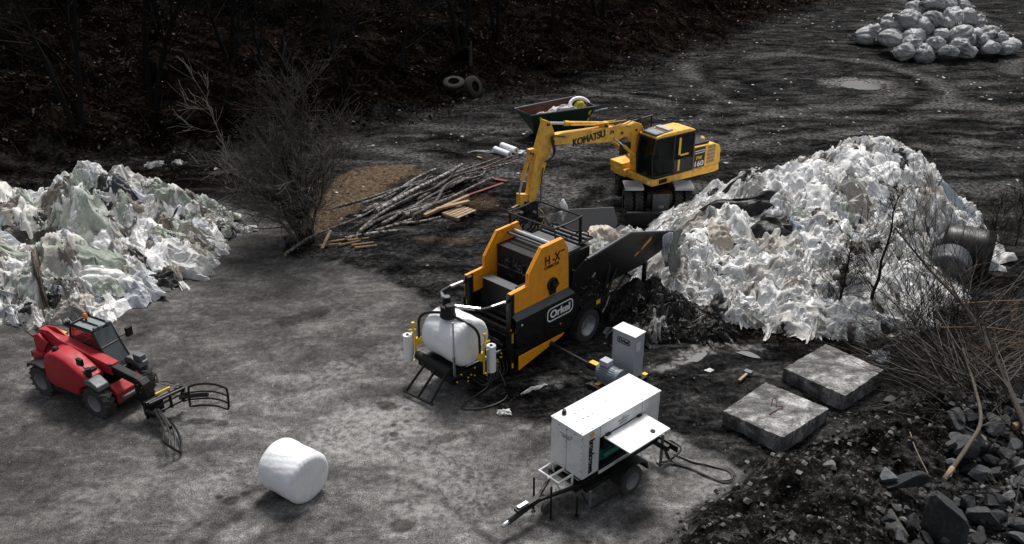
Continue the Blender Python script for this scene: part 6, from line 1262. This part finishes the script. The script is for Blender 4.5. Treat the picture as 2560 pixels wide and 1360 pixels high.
logmesh('birch_log', 'thickest long birch trunk lying across the middle of the timber pile', gp(-4.9, 29.9, .3), gp(-2.0, 34.3, .55), .11, col=(.42, .40, .38), group=GL)
logmesh('birch_log', 'second thick birch trunk crossing under the thickest one', gp(-5.3, 30.3, .2), gp(-3.1, 34.4, .3), .09, col=(.34, .32, .30), group=GL)
logmesh('birch_log', 'short stout birch log in front of the trunks', gp(-3.9, 29.9, .15), gp(-2.2, 31.6, .2), .12, col=(.45, .43, .40), group=GL, bendv=.02)
logmesh('birch_log', 'short birch log below the stout one', gp(-3.7, 29.4, .1), gp(-2.3, 30.9, .12), .08, col=(.3, .28, .26), group=GL, bendv=.02)
logmesh('birch_log', 'grey split log beside the stout birch log', gp(-4.6, 29.2, .1), gp(-3.9, 30.4, .15), .08, col=(.25, .22, .20), group=GL, bendv=.02)
logmesh('birch_log', 'birch log lying lowest left below the timber pile', gp(-5.7, 27.95, .08), gp(-3.9, 28.6, .08), .08, col=(.42, .38, .34), group=GL, bendv=.05)
logmesh('birch_log', 'thin birch log left of the pale planks', gp(-3.9, 29.3, .06), gp(-2.6, 30.0, .06), .05, col=(.4, .37, .33), group=GL, bendv=.05)
logmesh('birch_log', 'long reddish pole reaching up to the white rolls', gp(-2.0, 34.0, .25), gp(.5, 37.2, .1), .05, col=(.22, .13, .09), group=GL)
logmesh('birch_log', 'long pale birch pole below the reddish one', gp(-2.4, 33.4, .2), gp(.1, 36.0, .1), .055, col=(.40, .38, .35), group=GL)
for i in range(24):
    a = rnd.gauss(54, 10); L = rnd.uniform(2.6, 5.4); t = rnd.random(); cx = -3.6 + rnd.gauss(0, .95); cy = 31.9 + (cx + 3.6) * 1.0 + rnd.gauss(0, .75); dx, dy = math.cos(R(a)) * L / 2, math.sin(R(a)) * L / 2; z = rnd.uniform(.06, .5)
    g = rnd.uniform(.10, .30)
    logmesh('birch_log', 'thin dark knotty trunk lying among the others in the timber pile', gp(cx - dx, cy - dy, z * .8), gp(cx + dx, cy + dy, z), rnd.uniform(.035, .08), col=(g, g * .93, g * .86), group=GL, bendv=.2)
for i, (x, y) in enumerate(((-6.25, 27.55), (-6.15, 27.8), (-5.75, 27.95), (-5.6, 27.65), (-5.35, 27.95), (-5.15, 27.55), (-5.0, 27.3), (-5.35, 28.25))):
    logmesh('firewood_log', 'short barkless log, %s from the left in the little row by the shrub' % ordn[i], gp(x - .25, y - .1, .06), gp(x + .45, y + .12, .06), .055, mat='bark', col=(.36, .26, .17), group='short barkless logs', bendv=.01)
def plank(x0, y0, x1, y1, w_, t, label, mat='wood', z=.05, name='plank', tilt=0):
    d = math.hypot(x1 - x0, y1 - y0); o = MB().box(0, d, -w_ / 2, w_ / 2, 0, t).build(name, M[mat], None, bev=.004, loc=(x0, y0, Z(x0, y0) + z)); o.rotation_euler = (0, R(tilt), math.atan2(y1 - y0, x1 - x0)); return tag(o, label, 'plank', 'loose planks in the yard')
plank(-3.4, 30.0, -1.85, 31.75, .14, .1, 'long pale squared beam, left one of the two lying side by side', z=.16, tilt=-2)
plank(-3.15, 29.75, -1.65, 31.5, .14, .1, 'long pale squared beam, right one of the two lying side by side', z=.14, tilt=-2)
plank(-2.75, 30.25, -1.6, 31.05, .16, .08, 'shorter grey plank lying on the pallet corner', z=.22)
plank(-1.75, 32.2, -.35, 33.6, .12, .05, 'narrow red painted plank on the dark ground', 'redwood', z=.03)
plank(-.75, 34.0, -.2, 33.7, .16, .05, 'short reddish board beyond the red plank', 'redwood', z=.03)
plank(-1.5, 36.9, -1.3, 36.7, .1, .04, 'small pale board end by the far poles', z=.03)
plank(-6.35, 27.2, -6.15, 28.0, .1, .04, 'pale split board leaning beside the short logs', z=.05, tilt=-25)
plank(.0, 31.0, .35, 31.5, .08, .04, 'small brown stick of wood between the pallet and the excavator arm', z=.02)
pr = thing('pallet', 'small weathered wooden pallet lying beside the pale beams', 'pallet', (-1.95, 29.7, Z(-1.95, 29.7) + .02), 50)
for k in range(5): MB().box(0, 1.0, k * .17, k * .17 + .12, .10, .125).build('slat', M['wood'], pr)
for k in range(3): MB().box(k * .45, k * .45 + .1, 0, .8, 0, .1).build('bearer', M['wood'], pr)
sp_ = thing('shovel', 'shovel with pale wooden handle leaning on the shrub', 'shovel', (-7.75, 27.4, .02), 0)
MB().cyl((0, 0, .3), (.1, .25, 1.35), .02, 8).build('handle', M['wood'], sp_); MB().prism([(-.1, 0), (.1, 0), (.1, .3), (-.1, .3)], -.01, .01).build('blade', M['grey'], sp_)
wr = 'white film rolls lying by the far poles'
for x, y, lb in ((-.45, 38.2, 'white film roll, upper one of the two by the far poles'), (-.75, 37.7, 'white film roll, lower one of the two by the far poles')):
    q = thing('film_roll', lb, 'roll', (x, y, Z(x, y) + .14), -50, wr); MB().lathe([(0, .05), (0, .14), (1.0, .14), (1.0, .05), (.9, .05)], (0, 0, 0), (1, 0, 0), 20).build('film', M['film'], q); MB().cyl((-.01, 0, 0), (1.01, 0, 0), .04, 12).build('core', M['plate'], q)
# mossy tyre and drum on the slope foot
mt_ = M['moss'] = pm('mossy surface', (.010, .008, .003), .9, var=.5, da=.3)
ty = MB().lathe([(0, .3), (0, .5), (.06, .58), (.24, .58), (.3, .5), (.3, .3), (.2, .34), (.15, .5), (.05, .34), (0, .3)], (0, 0, 0), (0, -.35, 1), 28, False).build('old_tyre', mt_, None, loc=(-3.1, 47.2, Z(-3.1, 47.2) + .25)); tag(ty, 'old mossy tyre lying at the foot of the wooded slope', 'tyre')
ty2 = MB().lathe([(0, .2), (0, .5), (.06, .6), (.3, .6), (.36, .5), (.36, .3), (.25, .34), (.18, .5), (.06, .34), (0, .2)], (0, 0, 0), (.75, -.5, .35), 28, False).build('old_tyre', mt_, None, loc=(-2.2, 46.9, Z(-2.2, 46.9) + .45)); tag(ty2, 'old mossy tyre tipped up against the flat one', 'tyre')
logmesh('tree_stump', 'broken pale stump standing on the slope above the tyres', gp(-2.3, 49.5, -.1), gp(-2.25, 49.5, 1.3), .10, mat='bark', col=(.09, .075, .055), bendv=.0, cut=False, cat='stump')
puddle([(18.3, 49.2), (19.0, 50.3), (20.4, 50.1), (20.9, 49.3), (20.0, 48.4), (18.9, 48.5)], M['puddle'], Z(19.5, 49.3) + .06)
for pp in ([(6.0, 20.6), (6.25, 20.65), (6.45, 20.55), (6.6, 20.3), (6.3, 20.38)], [(4.2, 19.95), (4.6, 20.1), (4.9, 20.4), (5.2, 20.5), (5.0, 20.15), (4.6, 19.9)]):
    cx = sum(p[0] for p in pp) / len(pp); cy = sum(p[1] for p in pp) / len(pp); puddle(pp, M['painted_sheen'], Z(cx, cy) + .02)
